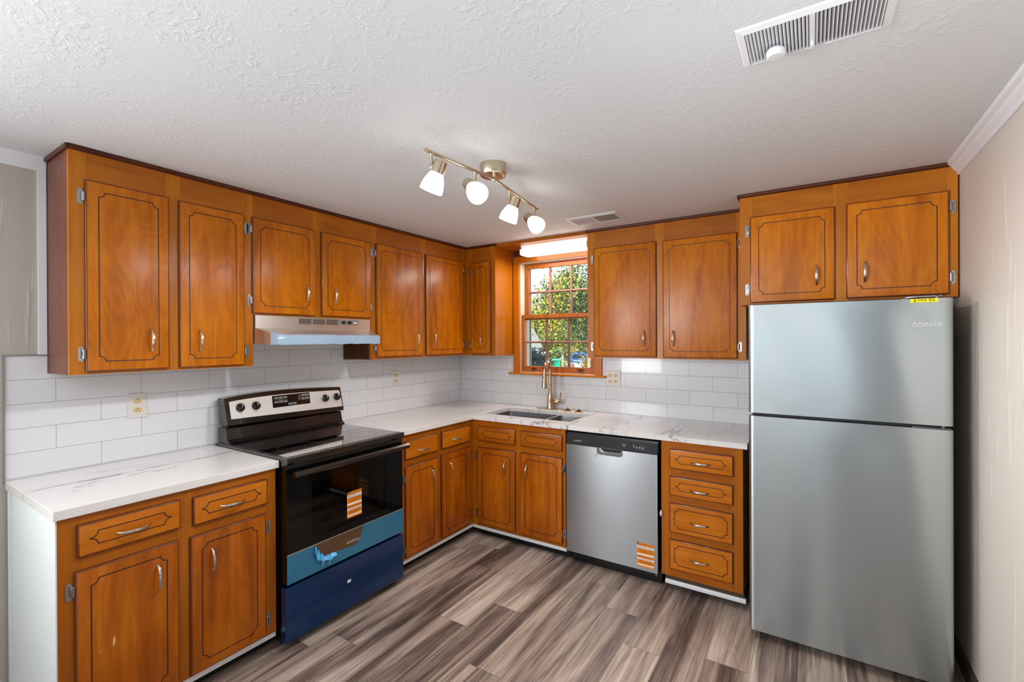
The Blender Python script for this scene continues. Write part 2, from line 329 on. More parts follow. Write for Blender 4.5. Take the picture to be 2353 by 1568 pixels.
class MB:
    def __init__(s, f=XYZ): s.v = []; s.fc = []; s.mi = []; s.sm = []; s.f = f
    def add(s, verts, faces, mi=0, smooth=False, f=None):
        f = f or s.f; k = len(s.v)
        s.v += [f(*p) for p in verts]
        for q in faces: s.fc.append([i+k for i in q]); s.mi.append(mi); s.sm.append(smooth)
    def bm(s, b, mi=0, smooth=False):
        b.verts.index_update(); s.add([tuple(v.co) for v in b.verts], [[v.index for v in q.verts] for q in b.faces], mi, smooth); b.free()
    def box(s, a, b, mi=0, bev=0, seg=2):
        a, b = [min(p, q) for p, q in zip(a, b)], [max(p, q) for p, q in zip(a, b)]
        t = bmesh.new(); bmesh.ops.create_cube(t, size=1)
        for v in t.verts: v.co = Vector([a[i]+(v.co[i]+.5)*(b[i]-a[i]) for i in range(3)])
        if bev: bmesh.ops.bevel(t, geom=list(t.edges), offset=bev, segments=seg, affect='EDGES', profile=.5)
        s.bm(t, mi, False)
    def prism(s, poly, e0, e1, axis=1, mi=0, smooth=False):
        # poly in the two other axes (order kept), extruded along `axis` from e0 to e1
        def mk(p, e): q = list(p); q.insert(axis, e); return tuple(q)
        n = len(poly); V = [mk(p, e0) for p in poly]+[mk(p, e1) for p in poly]
        s.add(V, [list(range(n))[::-1], list(range(n, 2*n))], mi, False)
        s.add(V, [[i, (i+1) % n, n+(i+1) % n, n+i] for i in range(n)], mi, smooth)
    def tube(s, pts, rad, seg=12, mi=0, caps=True, flat=None):
        P = [Vector(p) for p in pts]; R = rad if isinstance(rad, (list, tuple)) else [rad]*len(P)
        rings = []; up = None
        for i, p in enumerate(P):
            d = (P[min(i+1, len(P)-1)]-P[max(i-1, 0)]).normalized()
            if up is None: up = d.orthogonal().normalized() if flat is None else Vector(flat)
            a = (up-d*up.dot(d)).normalized(); b = d.cross(a); up = a
            kk = 1 if flat is None else .6
            rings.append([tuple(p+R[i]*(math.cos(2*PI*j/seg)*a+kk*math.sin(2*PI*j/seg)*b)) for j in range(seg)])
        V = sum(rings, []); F = [[i*seg+j, i*seg+(j+1) % seg, (i+1)*seg+(j+1) % seg, (i+1)*seg+j] for i in range(len(P)-1) for j in range(seg)]
        s.add(V, F, mi, True)
        if caps: s.add(rings[0]+rings[-1], [list(range(seg))[::-1], list(range(seg, 2*seg))], mi, False)
    def lathe(s, prof, base, axis=(0, 0, 1), seg=24, mi=0, smooth=True, caps=(True, True)):
        # prof: list of (r, h) along axis from base
        d = Vector(axis).normalized(); a = d.orthogonal().normalized(); b = d.cross(a); o = Vector(base)
        rings = [[tuple(o+d*h+r*(math.cos(2*PI*j/seg)*a+math.sin(2*PI*j/seg)*b)) for j in range(seg)] for r, h in prof]
        s.add(sum(rings, []), [[i*seg+j, i*seg+(j+1) % seg, (i+1)*seg+(j+1) % seg, (i+1)*seg+j] for i in range(len(prof)-1) for j in range(seg)], mi, smooth)
        if caps[0]: s.add(rings[0], [list(range(seg))[::-1]], mi)
        if caps[1]: s.add(rings[-1], [list(range(seg))], mi)
    def ribbon(s, loop, wd, n, mi, closed=True):
        # flat line of width wd following a loop of (u,z), lying at depth n
        L = len(loop); A = []; B = []
        for i in range(L):
            p = Vector(loop[i]); q0 = Vector(loop[i-1]) if (closed or i) else p; q1 = Vector(loop[(i+1) % L]) if (closed or i < L-1) else p
            t0 = (p-q0).normalized() if (p-q0).length > 1e-9 else (q1-p).normalized(); t1 = (q1-p).normalized() if (q1-p).length > 1e-9 else t0
            n0 = Vector((-t0.y, t0.x)); n1 = Vector((-t1.y, t1.x)); m = (n0+n1)
            m = m.normalized() if m.length > 1e-6 else n0
            k = min(2.0, 1/max(.3, m.dot(n0)))
            A.append(p+m*wd/2*k); B.append(p-m*wd/2*k)
        V = [(a.x, n, a.y) for a in A]+[(b.x, n, b.y) for b in B]
        s.add(V, [[i, (i+1) % L, L+(i+1) % L, L+i] for i in range(L if closed else L-1)], mi)
    def text(s, txt, u, z, size, n, mi, align='CENTER', sx=1, rot=0):
        c = bpy.data.curves.new('t', 'FONT'); c.body = txt; c.size = size; c.align_x = align; c.align_y = 'CENTER'; c.resolution_u = 2; c.fill_mode = 'FRONT'
        o = bpy.data.objects.new('t', c); COL.objects.link(o); dg = bpy.context.evaluated_depsgraph_get(); dg.update()
        me = bpy.data.meshes.new_from_object(o.evaluated_get(dg))
        cr, sr = math.cos(rot), math.sin(rot)
        V = [(u+sx*v.co.x*cr-v.co.y*sr, n, z+sx*v.co.x*sr+v.co.y*cr) for v in me.vertices]; F = [list(p.vertices) for p in me.polygons]
        bpy.data.objects.remove(o); bpy.data.meshes.remove(me); bpy.data.curves.remove(c)
        s.add(V, F, mi)
    def build(s, name, mats, parent=None, origin=None, recalc=True, sharp=35):
        mats = mats if isinstance(mats, (list, tuple)) else [mats]
        V = np.array(s.v, dtype=float); lo, hi = V.min(0), V.max(0)
        o = np.array(origin, float) if origin is not None else np.array([(lo[0]+hi[0])/2, (lo[1]+hi[1])/2, lo[2]])
        me = bpy.data.meshes.new(name); me.from_pydata([tuple(p) for p in V-o], [], s.fc)
        me.polygons.foreach_set('material_index', s.mi); me.polygons.foreach_set('use_smooth', s.sm)
        for m in mats: me.materials.append(m)
        if recalc:
            b = bmesh.new(); b.from_mesh(me); bmesh.ops.remove_doubles(b, verts=b.verts, dist=1e-6); bmesh.ops.recalc_face_normals(b, faces=b.faces); b.to_mesh(me); b.free()
        if any(s.sm): me.set_sharp_from_angle(angle=math.radians(sharp))
        me.update()
        ob = bpy.data.objects.new(name, me); COL.objects.link(ob)
        place(ob, tuple(o), parent)
        return ob
def place(ob, world, parent=None):
    WO[ob] = Vector(world)
    if parent is not None: ob.parent = parent; ob.location = Vector(world)-WO[parent]
    else: ob.location = world
def thing(name, label, cat, loc, group=None):
    o = bpy.data.objects.new(name, None); COL.objects.link(o); o.empty_display_size = .05
    place(o, loc); return tag(o, label, cat, group)
def tag(o, label=None, cat=None, group=None, kind=None):
    if label: o['label'] = label
    if cat: o['category'] = cat
    if group: o['group'] = group
    if kind: o['kind'] = kind
    return o
def struct(ob, label=None): ob['kind'] = 'structure'; (label and tag(ob, label)); return ob

# ------------------------------------------------------------------ the room
CEILZ = 2.279; RW = 3.36
def floor():
    rnd = random.Random(4); PW = .181; X0 = .93
    V = []; F = []; val = []; seams = MB()
    known = {-1: -.734, 0: -.99, 3: -1.76, 4: -.795, 5: -.997, 6: -1.245, 2: -1.30, 1: -1.55}
    for k in range(-6, 27):
        x0, x1 = X0+k*PW, X0+(k+1)*PW
        if x1 < -.05 or x0 > 5.6: continue
        j = known.get(k, rnd.uniform(-1.2, 0)); y = j
        while y < 0: y += 1.22
        cuts = [.05]
        while y > -7.1:
            if y < .05: cuts.append(y)
            y -= 1.22
        cuts.append(-7.1)
        last = -1
        for a, b in zip(cuts, cuts[1:]):
            i = len(V); V += [(x0, b, 0), (x1, b, 0), (x1, a, 0), (x0, a, 0)]; F.append((i, i+1, i+2, i+3))
            r = rnd.random()
            while abs(r-last) < .2: r = rnd.random()
            last = r; val.append(r)
            seams.add([(x0, b-.0007, .0003), (x1, b-.0007, .0003), (x1, b+.0007, .0003), (x0, b+.0007, .0003)], [[0, 1, 2, 3]])
        seams.add([(x0-.0005, -7.1, .0003), (x0+.0005, -7.1, .0003), (x0+.0005, .05, .0003), (x0-.0005, .05, .0003)], [[0, 1, 2, 3]])
    n = len(F); k = len(V)
    V += seams.v; F += [tuple(i+k for i in q) for q in seams.fc]
    me = bpy.data.meshes.new('floor'); me.from_pydata(V, [], F)
    me.materials.append(FLOORM); me.materials.append(SEAM)
    me.polygons.foreach_set('material_index', [0]*n+[1]*len(seams.fc))
    at = me.attributes.new('plank', 'FLOAT', 'FACE'); at.data.foreach_set('value', val+[.5]*len(seams.fc))
    o = bpy.data.objects.new('floor', me); COL.objects.link(o); struct(o, 'grey brown wood plank vinyl floor')
    sub = MB(); sub.box((-.16, -7.3, -.14), (5.7, .16, -.001)); struct(sub.build('floor', plain('subfloor', srgb(120, 110, 100), .8)))
floor()
c = MB(); c.box((-.16, -7.3, CEILZ), (5.7, .16, CEILZ+.12)); struct(c.build('ceiling', CEIL), 'white stomp textured ceiling')
WX0, WX1, WZ0, WZ1 = .664, 1.363, 1.2, 2.146
m = MB(); m.box((-.16, -4.3, 0), (0, .16, CEILZ)); m.box((-.16, -7.3, 0), (0, -6.9, CEILZ)); m.box((-.16, -6.9, 0), (0, -4.3, .62)); m.box((-.16, -6.9, 2.18), (0, -4.3, CEILZ))
struct(m.build('wall_left', WALL_L), 'shade-toned beige brushed wall at the left')
m = MB(); m.box((0, 0, 0), (WX0, .16, CEILZ)); m.box((WX1, 0, 0), (5.7, .16, CEILZ)); m.box((WX0, 0, 0), (WX1, .16, WZ0)); m.box((WX0, 0, WZ1), (WX1, .16, CEILZ))
struct(m.build('wall_back', plain('back_wall_paint', srgb(200, 192, 182), .6)))
m = MB(); m.box((RW, -2.3, 0), (RW+.14, 0, CEILZ)); struct(m.build('wall_right', WALL_R), 'beige brushed wall at the right beside the fridge')
m = MB(); m.box((5.55, -7.3, 0), (5.7, 0, CEILZ)); m.box((RW+.14, -2.3, 0), (5.55, -2.18, CEILZ)); struct(m.build('wall_hall', plain('hall_paint', srgb(58, 54, 50), .7)))
m = MB(); m.box((0, -7.3, 0), (.2, -7.0, CEILZ)); m.box((3.3, -7.3, 0), (5.7, -7.0, CEILZ)); m.box((.2, -7.3, 0), (2.0, -7.0, .22)); m.box((.2, -7.3, 2.26), (3.3, -7.0, CEILZ)); m.box((2.35, -7.3, 0), (3.3, -7.0, .1))
struct(m.build('wall_rear', plain('rear_paint', srgb(128, 124, 118), .6)))
m = MB(); m.box((0, -4.15, 0), (5.5, -4.05, .94)); struct(m.build('light_block_wall', plain('light_block_paint', srgb(206, 200, 192), .6)))  # unseen low wall added to hide the upward fill from the fridge
m = MB(); m.box((2.0, -7.3, .22), (2.35, -6.99, 2.26)); struct(m.build('reflection_pier', plain('reflection_cream', srgb(236, 228, 214), .6)))  # unseen pale pier added to give the fridge a bright reflected strip
m = MB(); m.box((3.34, -6.999, 0), (4.5, -6.96, 2.1)); struct(m.build('reflection_slab', plain('reflection_dark', srgb(46, 42, 40), .6)))  # unseen dark slab added to give the fridge a dark reflected band
# crown along the right wall, painted band and upright strip at the left
m = MB(); m.prism([(RW, 2.217), (RW-.008, 2.217), (RW-.012, 2.232), (RW-.024, 2.245), (RW-.03, 2.258), (RW-.042, 2.266), (RW-.046, CEILZ), (RW, CEILZ)], -7, -.577, axis=1)
struct(m.build('trim_1', WHITEG), 'white crown moulding along the right wall')
m = MB(); m.prism([(0, 2.217), (.006, 2.217), (.012, 2.262), (.016, CEILZ), (0, CEILZ)], -7, -2.834, axis=1)
struct(m.build('trim_2', WHITEG), 'white crown band left of the wall cabinets')
m = MB(); m.box((0, -2.861, 1.427), (.008, -2.8335, 2.217), bev=.001); struct(m.build('trim_3', WHITEG), 'white upright strip beside the tall wall cabinet')
m = MB(); m.box((0, -2.967, .9), (.011, -2.961, 1.427)); m.box((0, -2.967, 1.4225), (.010, -2.834, 1.4275)); struct(m.build('trim_4', GREYTRIM), 'grey metal edge of the tiles')
m = MB(); m.prism([(0, 0), (.012, 0), (.012, .08), (0, .09)], -7, -2.975, axis=1); struct(m.build('baseboard_left', WHITEG))
m = MB(); m.prism([(RW, 0), (RW-.012, 0), (RW-.012, .075), (RW, .085)], -2.3, -.02, axis=1); struct(m.build('baseboard_right', plain('brown_base', srgb(84, 66, 54), .5)))

# tiled splashbacks
TL = tile_mat('left_tile', 1, -2.807+.309*12); TB = tile_mat('back_tile', 0, 1.451-.309*12)
m = MB(); m.box((.0006, -2.961, .9085), (.006, -2.8335, 1.4225)); m.box((.0006, -2.8335, .9085), (.006, -2.101, 1.3445)); m.box((.0006, -2.101, .9145), (.006, -1.316, 1.615)); m.box((.0006, -1.316, .9145), (.006, -.0065, 1.3445))
tag(m.build('backsplash', TL, origin=(0, 0, 0)), 'white tile splashback along the wall behind the stove', 'backsplash')
m = MB(); m.box((.007, -.006, .9145), (.5955, -.0006, 1.3445)); m.box((.5955, -.006, .9145), (1.4225, -.0006, 1.183)); m.box((.597, -.006, 1.183), (.605, -.0006, 1.3445)); m.box((1.4225, -.006, .9145), (3.3, -.0006, 1.3445))
tag(m.build('backsplash', TB, origin=(0, 0, 0)), 'white tile splashback under the window behind the sink', 'backsplash')

# ------------------------------------------------------------------ hardware
def handle_mesh():
    b = MB(); pts = []; rad = []
    for i in range(17):
        t = -1+2*i/16; pts.append((.026*max(0, 1-t*t)**.62+.001, 0, .051*t)); rad.append(.0062-.0018*abs(t) if abs(t) < .99 else .005)
    b.tube(pts, rad, 10, flat=(0, 1, 0)); o = b.build('handle', NICKEL_H, origin=(0, 0, 0)); me = o.data; bpy.data.objects.remove(o); return me
def hinge_mesh():
    b = MB(); P = []
    for i in range(8): a = PI*i/7; P.append((.009*math.cos(a), .022+.010*math.sin(a)))
    for i in range(8): a = PI+PI*i/7; P.append((.009*math.cos(a), -.022+.010*math.sin(a)))
    b.prism([(0-0.004+p[0], p[1]) for p in P], 0, .003, axis=0)           # plate in the (y,z) plane, +x out
    b.lathe([(.0045, -.019), (.0055, -.018), (.0055, .018), (.0045, .019)], (.0085, .006, 0), seg=12)
    b.box((.003, -.002, -.018), (.010, .006, .018), bev=.0015)
    for z in (-.026, .026): b.lathe([(.0034, 0), (.003, .0015), (.0012, .0022)], (.003, -.004, z), (1, 0, 0), seg=10)
    o = b.build('hinge', CHROME, origin=(0, 0, 0)); me = o.data; bpy.data.objects.remove(o); return me
HND, HNG = handle_mesh(), hinge_mesh()
def put(me, name, run, u, n, z, parent, horiz=False, mirror=False):
    o = bpy.data.objects.new(name, me); COL.objects.link(o); place(o, run(u, n, z), parent)
    rz = 0 if run is LEFT else -PI/2
    if horiz: o.rotation_euler = (PI/2, 0, rz)
    else: o.rotation_euler = (PI if mirror else 0, 0, rz)
    return o
def arc(cx, cz, r, a0, a1, n=6): return [(cx+r*math.cos(a0+(a1-a0)*i/n), cz+r*math.sin(a0+(a1-a0)*i/n)) for i in range(n+1)]
def notch_loop(u0, u1, z0, z1, r):
    return arc(u0, z0, r, PI/2, 0)+arc(u1, z0, r, PI, PI/2)+arc(u1, z1, r, 1.5*PI, PI)+arc(u0, z1, r, 2*PI, 1.5*PI)
def bracket_loop(u0, u1, z0, z1):
    h = (z1-z0)/2; s = h*.18
    L = arc(u0, z0, h-s*.2, PI/2, .25)+[(u0+h*1.02, z0)]
    L += [(u1-h*1.02, z0)]+arc(u1, z0, h-s*.2, PI-.25, PI/2)
    L += arc(u1, z1, h-s*.2, 1.5*PI, PI+.25)+[(u1-h*1.02, z1)]
    L += [(u0+h*1.02, z1)]+arc(u0, z1, h-s*.2, 2*PI-.25, 1.5*PI)
    return L
def front(name, run, u0, u1, z0, z1, n, parent, mat, t=.012, groove='notch', inset=.043, r=.021, chips=()):
    b = MB(run); rings = []
    for d, ins in ((0, 0), (t-.005, 0), (t-.0025, .0012), (t-.0008, .003), (t, .006)):
        rings.append([(u0+ins, n+d, z0+ins), (u1-ins, n+d, z0+ins), (u1-ins, n+d, z1-ins), (u0+ins, n+d, z1-ins)])
    for i in range(4): b.add(rings[i]+rings[i+1], [[j, (j+1) % 4, 4+(j+1) % 4, 4+j] for j in range(4)], 1 if i == 0 else 2, i > 0)
    b.add(rings[-1], [[0, 1, 2, 3]], 0); b.add(rings[0], [[0, 1, 2, 3]], 1)
    if groove == 'notch': b.ribbon(notch_loop(u0+inset, u1-inset, z0+inset, z1-inset, r), .0042, n+t+.0003, 3)
    elif groove == 'bracket':
        zc = (z0+z1)/2; b.ribbon(bracket_loop(u0+.034, u1-.034, zc-.0235, zc+.0235), .0038, n+t+.0003, 3)
    for poly in chips: b.add([(u, n+t+.0003, z) for u, z in poly], [list(range(len(poly)))], 4)
    return b.build(name, [mat, W_EDGE, W_LIP, W_GROOVE, CHIPWOOD], parent)
def add_door(cab, run, d, n, mat, hz, hu, hinges, side, **k):
    u0, u1, z0, z1 = d
    dr = front('door', run, u0, u1, z0, z1, n+.0005, cab, mat, **k)
    put(HND, 'handle', run, hu, n+.0125, hz, dr)
    for z in hinges:
        if side == 'L': put(HNG, 'hinge', run, u0-.0105, n, z, dr)
        else: put(HNG, 'hinge', run, u1+.0105, n, z, dr, mirror=True)
    return dr

def carcass(run, u0, u1, n0, n1, z0, z1, stiles, rails, top=True, mats=None, joint=True):
    """open box with a face frame of stiles (u0,u1,z0,z1) and rails (u0,u1,z0,z1)"""
    b = MB(run); th = .015
    b.box((u0, n0, z0), (u0+th, n1-.019, z1), 2); b.box((u1-th, n0, z0), (u1, n1-.019, z1), 2)
    b.box((u0+th, n0, z0), (u1-th, n1-.019, z0+th), 2); b.box((u0+th, n0, z0+th), (u1-th, n0+.006, z1), 2)
    if top: b.box((u0+th, n0+.006, z1-th), (u1-th, n1-.019, z1), 2)
    for s in stiles: b.box((s[0], n1-.019, s[2]), (s[1], n1, s[3]), 0)
    for s in rails: b.box((s[0]+.0004, n1-.019, s[2]), (s[1]-.0004, n1-.0006, s[3]), 1)
    return b

def wall_cabinet(label, run, u0, u1, n1, z0, z1, doors, sides, crown, mats=(W_FR, W_FH, W_FR), n0=.007, crown_u=None, group='wall cabinets'):
    """doors: list of (u0,u1,z0,z1, hingeside, handle_u, handle_z, hinge zs)"""
    org = run((u0+u1)/2, n0, z0); cab = thing('wall_cabinet', label, 'cabinet', org, group)
    ds = sorted(doors); zt = ds[0][3]; zb = ds[0][2]
    stiles = []
    edges = [u0]+[x for d in ds for x in (d[0]+.010, d[1]-.010)]+[u1]
    for i in range(0, len(edges), 2): stiles.append((edges[i], edges[i+1], z0, z1))
    rails = []
    for d in ds: rails += [(d[0]+.010, d[1]-.010, zt-.012, z1), (d[0]+.010, d[1]-.010, z0, zb+.012)]
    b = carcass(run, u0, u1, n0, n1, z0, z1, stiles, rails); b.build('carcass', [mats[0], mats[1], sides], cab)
    for d in doors: add_door(cab, run, d[:4], n1, W_UP, d[6], d[5], d[7], d[4])
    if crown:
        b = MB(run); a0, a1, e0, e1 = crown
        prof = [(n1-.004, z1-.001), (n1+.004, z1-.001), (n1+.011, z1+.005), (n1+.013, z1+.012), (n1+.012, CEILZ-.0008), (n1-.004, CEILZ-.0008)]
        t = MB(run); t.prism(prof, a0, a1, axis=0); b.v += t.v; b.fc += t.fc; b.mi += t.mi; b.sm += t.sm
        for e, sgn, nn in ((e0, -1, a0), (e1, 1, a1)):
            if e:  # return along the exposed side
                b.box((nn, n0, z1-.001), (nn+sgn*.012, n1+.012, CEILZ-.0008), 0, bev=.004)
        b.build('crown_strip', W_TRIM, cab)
    return cab
ZU, ZT = 1.3475, 2.2605
U1, U2, U3 = .2914, .2781, .5754
hz = (2.077, 1.431)
wall_cabinet('tall two door wall cabinet, leftmost of the wall cabinets', LEFT, -2.831, -2.1005, U1, ZU, ZT,
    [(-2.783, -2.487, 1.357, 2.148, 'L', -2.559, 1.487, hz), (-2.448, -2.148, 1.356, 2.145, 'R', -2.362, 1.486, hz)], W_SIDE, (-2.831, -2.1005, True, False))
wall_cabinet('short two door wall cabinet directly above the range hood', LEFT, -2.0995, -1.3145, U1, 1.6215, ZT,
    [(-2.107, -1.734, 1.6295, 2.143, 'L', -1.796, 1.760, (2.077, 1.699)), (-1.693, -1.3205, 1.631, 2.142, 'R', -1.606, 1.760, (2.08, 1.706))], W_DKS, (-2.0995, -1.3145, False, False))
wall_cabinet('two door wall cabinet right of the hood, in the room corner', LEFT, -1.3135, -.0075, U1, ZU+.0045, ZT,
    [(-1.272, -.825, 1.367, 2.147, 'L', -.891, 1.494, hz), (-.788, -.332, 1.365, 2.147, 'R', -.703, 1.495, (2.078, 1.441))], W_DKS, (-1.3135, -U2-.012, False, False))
wall_cabinet('narrow one door wall cabinet at the left of the window', BACK, U1+.001, .596, U2, ZU+.002, ZT,
    [(.346, .554, 1.3665, 2.1405, 'L', .467, 1.488, (2.071, 1.433))], W_FR, (U1+.013, .596, False, True))
wall_cabinet('two door wall cabinet at the right of the window', BACK, 1.419, 2.4595, U2, ZU+.0005, ZT,
    [(1.4695, 1.9195, 1.3595, 2.141, 'L', 1.837, 1.488, (2.065, 1.431)), (1.962, 2.4125, 1.358, 2.138, 'R', 2.030, 1.486, (2.067, 1.432))], W_FR, (1.419, 2.4595, True, False))
wall_cabinet('deep two door wall cabinet above the refrigerator', BACK, 2.4605, 3.3525, U3, 1.6685, ZT,
    [(2.512, 2.8955, 1.678, 2.1475, 'L', 2.817, 1.805, (2.073, 1.752)), (2.941, 3.3225, 1.680, 2.1515, 'R', 3.014, 1.806, (2.078, 1.757))], W_FR, (2.4605, 3.3525, True, False))

def base_cabinet(label, run, u0, u1, n1, doors, drawers, mats, sides=W_FR, z0=.091, zt=.8845, end=None, mids=True, group='base cabinets', skip_back=False, stile_extra=(), u_body=None, toe=None):
    cab = thing('base_cabinet', label, 'cabinet', run((u0+u1)/2, .01, 0), group)
    fr = sorted({(round(d[0], 4), round(d[1], 4)) for d in drawers})
    edges = [u0]+[x for d in fr for x in (d[0]+.010, d[1]-.010)]+[u1]
    stiles = [(edges[i], edges[i+1], z0, zt) for i in range(0, len(edges), 2)]
    rails = []
    allf = drawers+doors
    for (a, c) in fr:
        zs = sorted([(d[2], d[3]) for d in allf if abs(d[0]-a) < .05], reverse=True)
        cur = zt
        for lo, hi in zs: rails.append((a+.010, c-.010, hi-.010, cur)); cur = lo+.010
        rails.append((a+.010, c-.010, z0, cur))
    ub = u_body or (u0, u1)
    b = MB(run); th = .015
    b.box((ub[0], .012, z0), (ub[0]+th, n1-.019, zt), 2); b.box((ub[1]-th, .012, z0), (ub[1], n1-.019, zt), 2); b.box((ub[0]+th, .012, z0), (ub[1]-th, n1-.019, z0+th), 2)
    for s in stiles: b.box((s[0], n1-.019, s[2]), (s[1], n1, s[3]), 0)
    for s in rails: b.box((s[0]+.0004, n1-.019, s[2]), (s[1]-.0004, n1-.0006, s[3]), 1)
    b.build('carcass', [mats[0], mats[1], sides], cab)
    t0, t1 = toe or ub
    k = MB(run); k.box((t0, .03, 0), (t1, n1-.075, z0)); k.build('toe_kick', BLACKM, cab)
    q = MB(run); q.prism([(n1-.020, z0-.001), (n1-.006, z0-.001), (n1-.004, z0-.012), (n1-.006, z0-.026), (n1-.020, z0-.030)], t0, t1, axis=0); q.build('shoe_strip', WHITEG, cab)
    return cab
MLOW = (W_LF, W_LH)
FL, FB = .634, .6436
# left of the stove
CHIPS = ([(-2.801, .402), (-2.797, .399), (-2.7955, .385), (-2.799, .371), (-2.803, .366), (-2.803, .384)], [(-2.8405, .371), (-2.838, .372), (-2.8385, .365), (-2.841, .364)])
cb = base_cabinet('base cabinet left of the stove with white painted end', LEFT, -2.948, -2.1815, FL, [(-2.906, -2.589, .098, .6795), (-2.549, -2.2335, .0975, .6735)],
    [(-2.8995, -2.5825, .7245, .8405), (-2.538, -2.225, .7165, .834)], MLOW, zt=.8735)
add_door(cb, LEFT, (-2.906, -2.589, .098, .6795), FL, W_LO, .556, -2.663, (.614, .17), 'L', chips=CHIPS)
add_door(cb, LEFT, (-2.549, -2.2335, .0975, .6735), FL, W_LO, .549, -2.469, (.603, .17), 'R')
for (a, b_, c_, d_, hu, h_) in ((-2.8995, -2.5825, .7245, .8405, -2.738, .776), (-2.538, -2.225, .7165, .834, -2.382, .768)):
    dw = front('drawer', LEFT, a, b_, c_, d_, FL+.0005, cb, W_DR, groove='bracket'); put(HND, 'handle', LEFT, hu, FL+.0125, h_, dw, horiz=True)
m = MB(); m.box((.013, -2.953, 0), (FL-.001, -2.9485, .873)); m.box((.013, -2.957, 0), (.06, -2.953, .873), bev=.001)
tag(m.build('end_panel', WPANEL, cb), 'white painted end panel')
# corner, right of the stove
cb = base_cabinet('base cabinet between the stove and the inside corner', LEFT, -1.408, -FB, FL, [(-1.3445, -1.0405, .1055, .6795), (-1.004, -.686, .111, .6885)],
    [(-1.347, -1.0405, .726, .845), (-1.0005, -.6835, .7265, .8465)], MLOW, u_body=(-1.408, -.012), toe=(-1.408, -FB+.02))
add_door(cb, LEFT, (-1.3445, -1.0405, .1055, .6795), FL, W_LO, .557, -1.102, (.604, .161), 'L')
add_door(cb, LEFT, (-1.004, -.686, .111, .6885), FL, W_LO, .562, -.914, (.607, .179), 'R')
for (a, b_, c_, d_, hu, h_) in ((-1.347, -1.0405, .726, .845, -1.188, .770), (-1.0005, -.6835, .7265, .8465, -.84, .777)):
    dw = front('drawer', LEFT, a, b_, c_, d_, FL+.0005, cb, W_DR, groove=None); put(HND, 'handle', LEFT, hu, FL+.0125, h_, dw, horiz=True)
# sink base
cb = base_cabinet('sink base cabinet with two false drawer fronts', BACK, FL+.001, 1.4155, FB, [(.6915, 1.022, .112, .684), (1.061, 1.3945, .1125, .6875)],
    [(.6945, 1.0235, .732, .84), (1.065, 1.3945, .734, .8425)], MLOW)
add_door(cb, BACK, (.6915, 1.022, .112, .684), FB, W_LO, .560, .94, (.618, .185), 'L')
add_door(cb, BACK, (1.061, 1.3945, .1125, .6875), FB, W_LO, .562, 1.122, (.617, .184), 'R')
for (a, b_, c_, d_) in ((.6945, 1.0235, .732, .84), (1.065, 1.3945, .734, .8425)):
    front('drawer_front', BACK, a, b_, c_, d_, FB+.0005, cb, W_LH, groove='bracket')
# drawer bank
def drawer_bank():
    u0, u1, z0, zt = 2.044, 2.480, .093, .8845
    cab = thing('base_cabinet', 'narrow base cabinet of four stacked drawers by the fridge', 'cabinet', BACK((u0+u1)/2, .01, 0), 'base cabinets')
    ds = [(2.0925, 2.4345, .7265, .84, 'bracket', 2.264, .777), (2.0925, 2.4325, .569, .681, 'bracket', 2.259, .616), (2.0925, 2.432, .3535, .525, 'notch', 2.258, .431), (2.0915, 2.4315, .1385, .3125, 'notch', 2.257, .219)]
    b = MB(BACK); th = .015
    b.box((u0, .012, z0), (u0+th, FB-.019, zt), 2); b.box((u1-th, .012, z0), (u1, FB-.019, zt), 2); b.box((u0+th, .012, z0), (u1-th, FB-.019, z0+th), 2)
    b.box((u0, FB-.019, z0), (2.1, FB, zt), 0); b.box((2.425, FB-.019, z0), (u1, FB, zt), 0)
    cur = zt
    for d in ds: b.box((2.1004, FB-.019, d[3]-.01), (2.4246, FB-.0006, cur), 1); cur = d[2]+.01
    b.box((2.1004, FB-.019, z0), (2.4246, FB-.0006, cur), 1)
    b.build('carcass', [W_LF, W_LH, W_FR], cab)
    for d in ds:
        dw = front('drawer', BACK, d[0], d[1], d[2], d[3], FB+.0005, cab, W_DR, groove=d[4], inset=.029, r=.02); put(HND, 'handle', BACK, d[5], FB+.0125, d[6], dw, horiz=True)
    k = MB(BACK); k.box((u0, .03, 0), (u1, FB-.075, z0)); k.build('toe_kick', BLACKM, cab)
    q = MB(BACK); q.box((u0+.02, FB-.02, .068), (u1+.004, FB-.008, z0)); q.build('lower_rail', plain('worn_ply_edge', srgb(70, 54, 38), .7), cab)
    q = MB(BACK); q.prism([(FB-.018, .0675), (FB-.004, .0675), (FB-.002, .055), (FB-.004, .042), (FB-.018, .040)], u0+.02, u1+.012, axis=0); q.build('shoe_strip', WHITEG, cab)
drawer_bank()

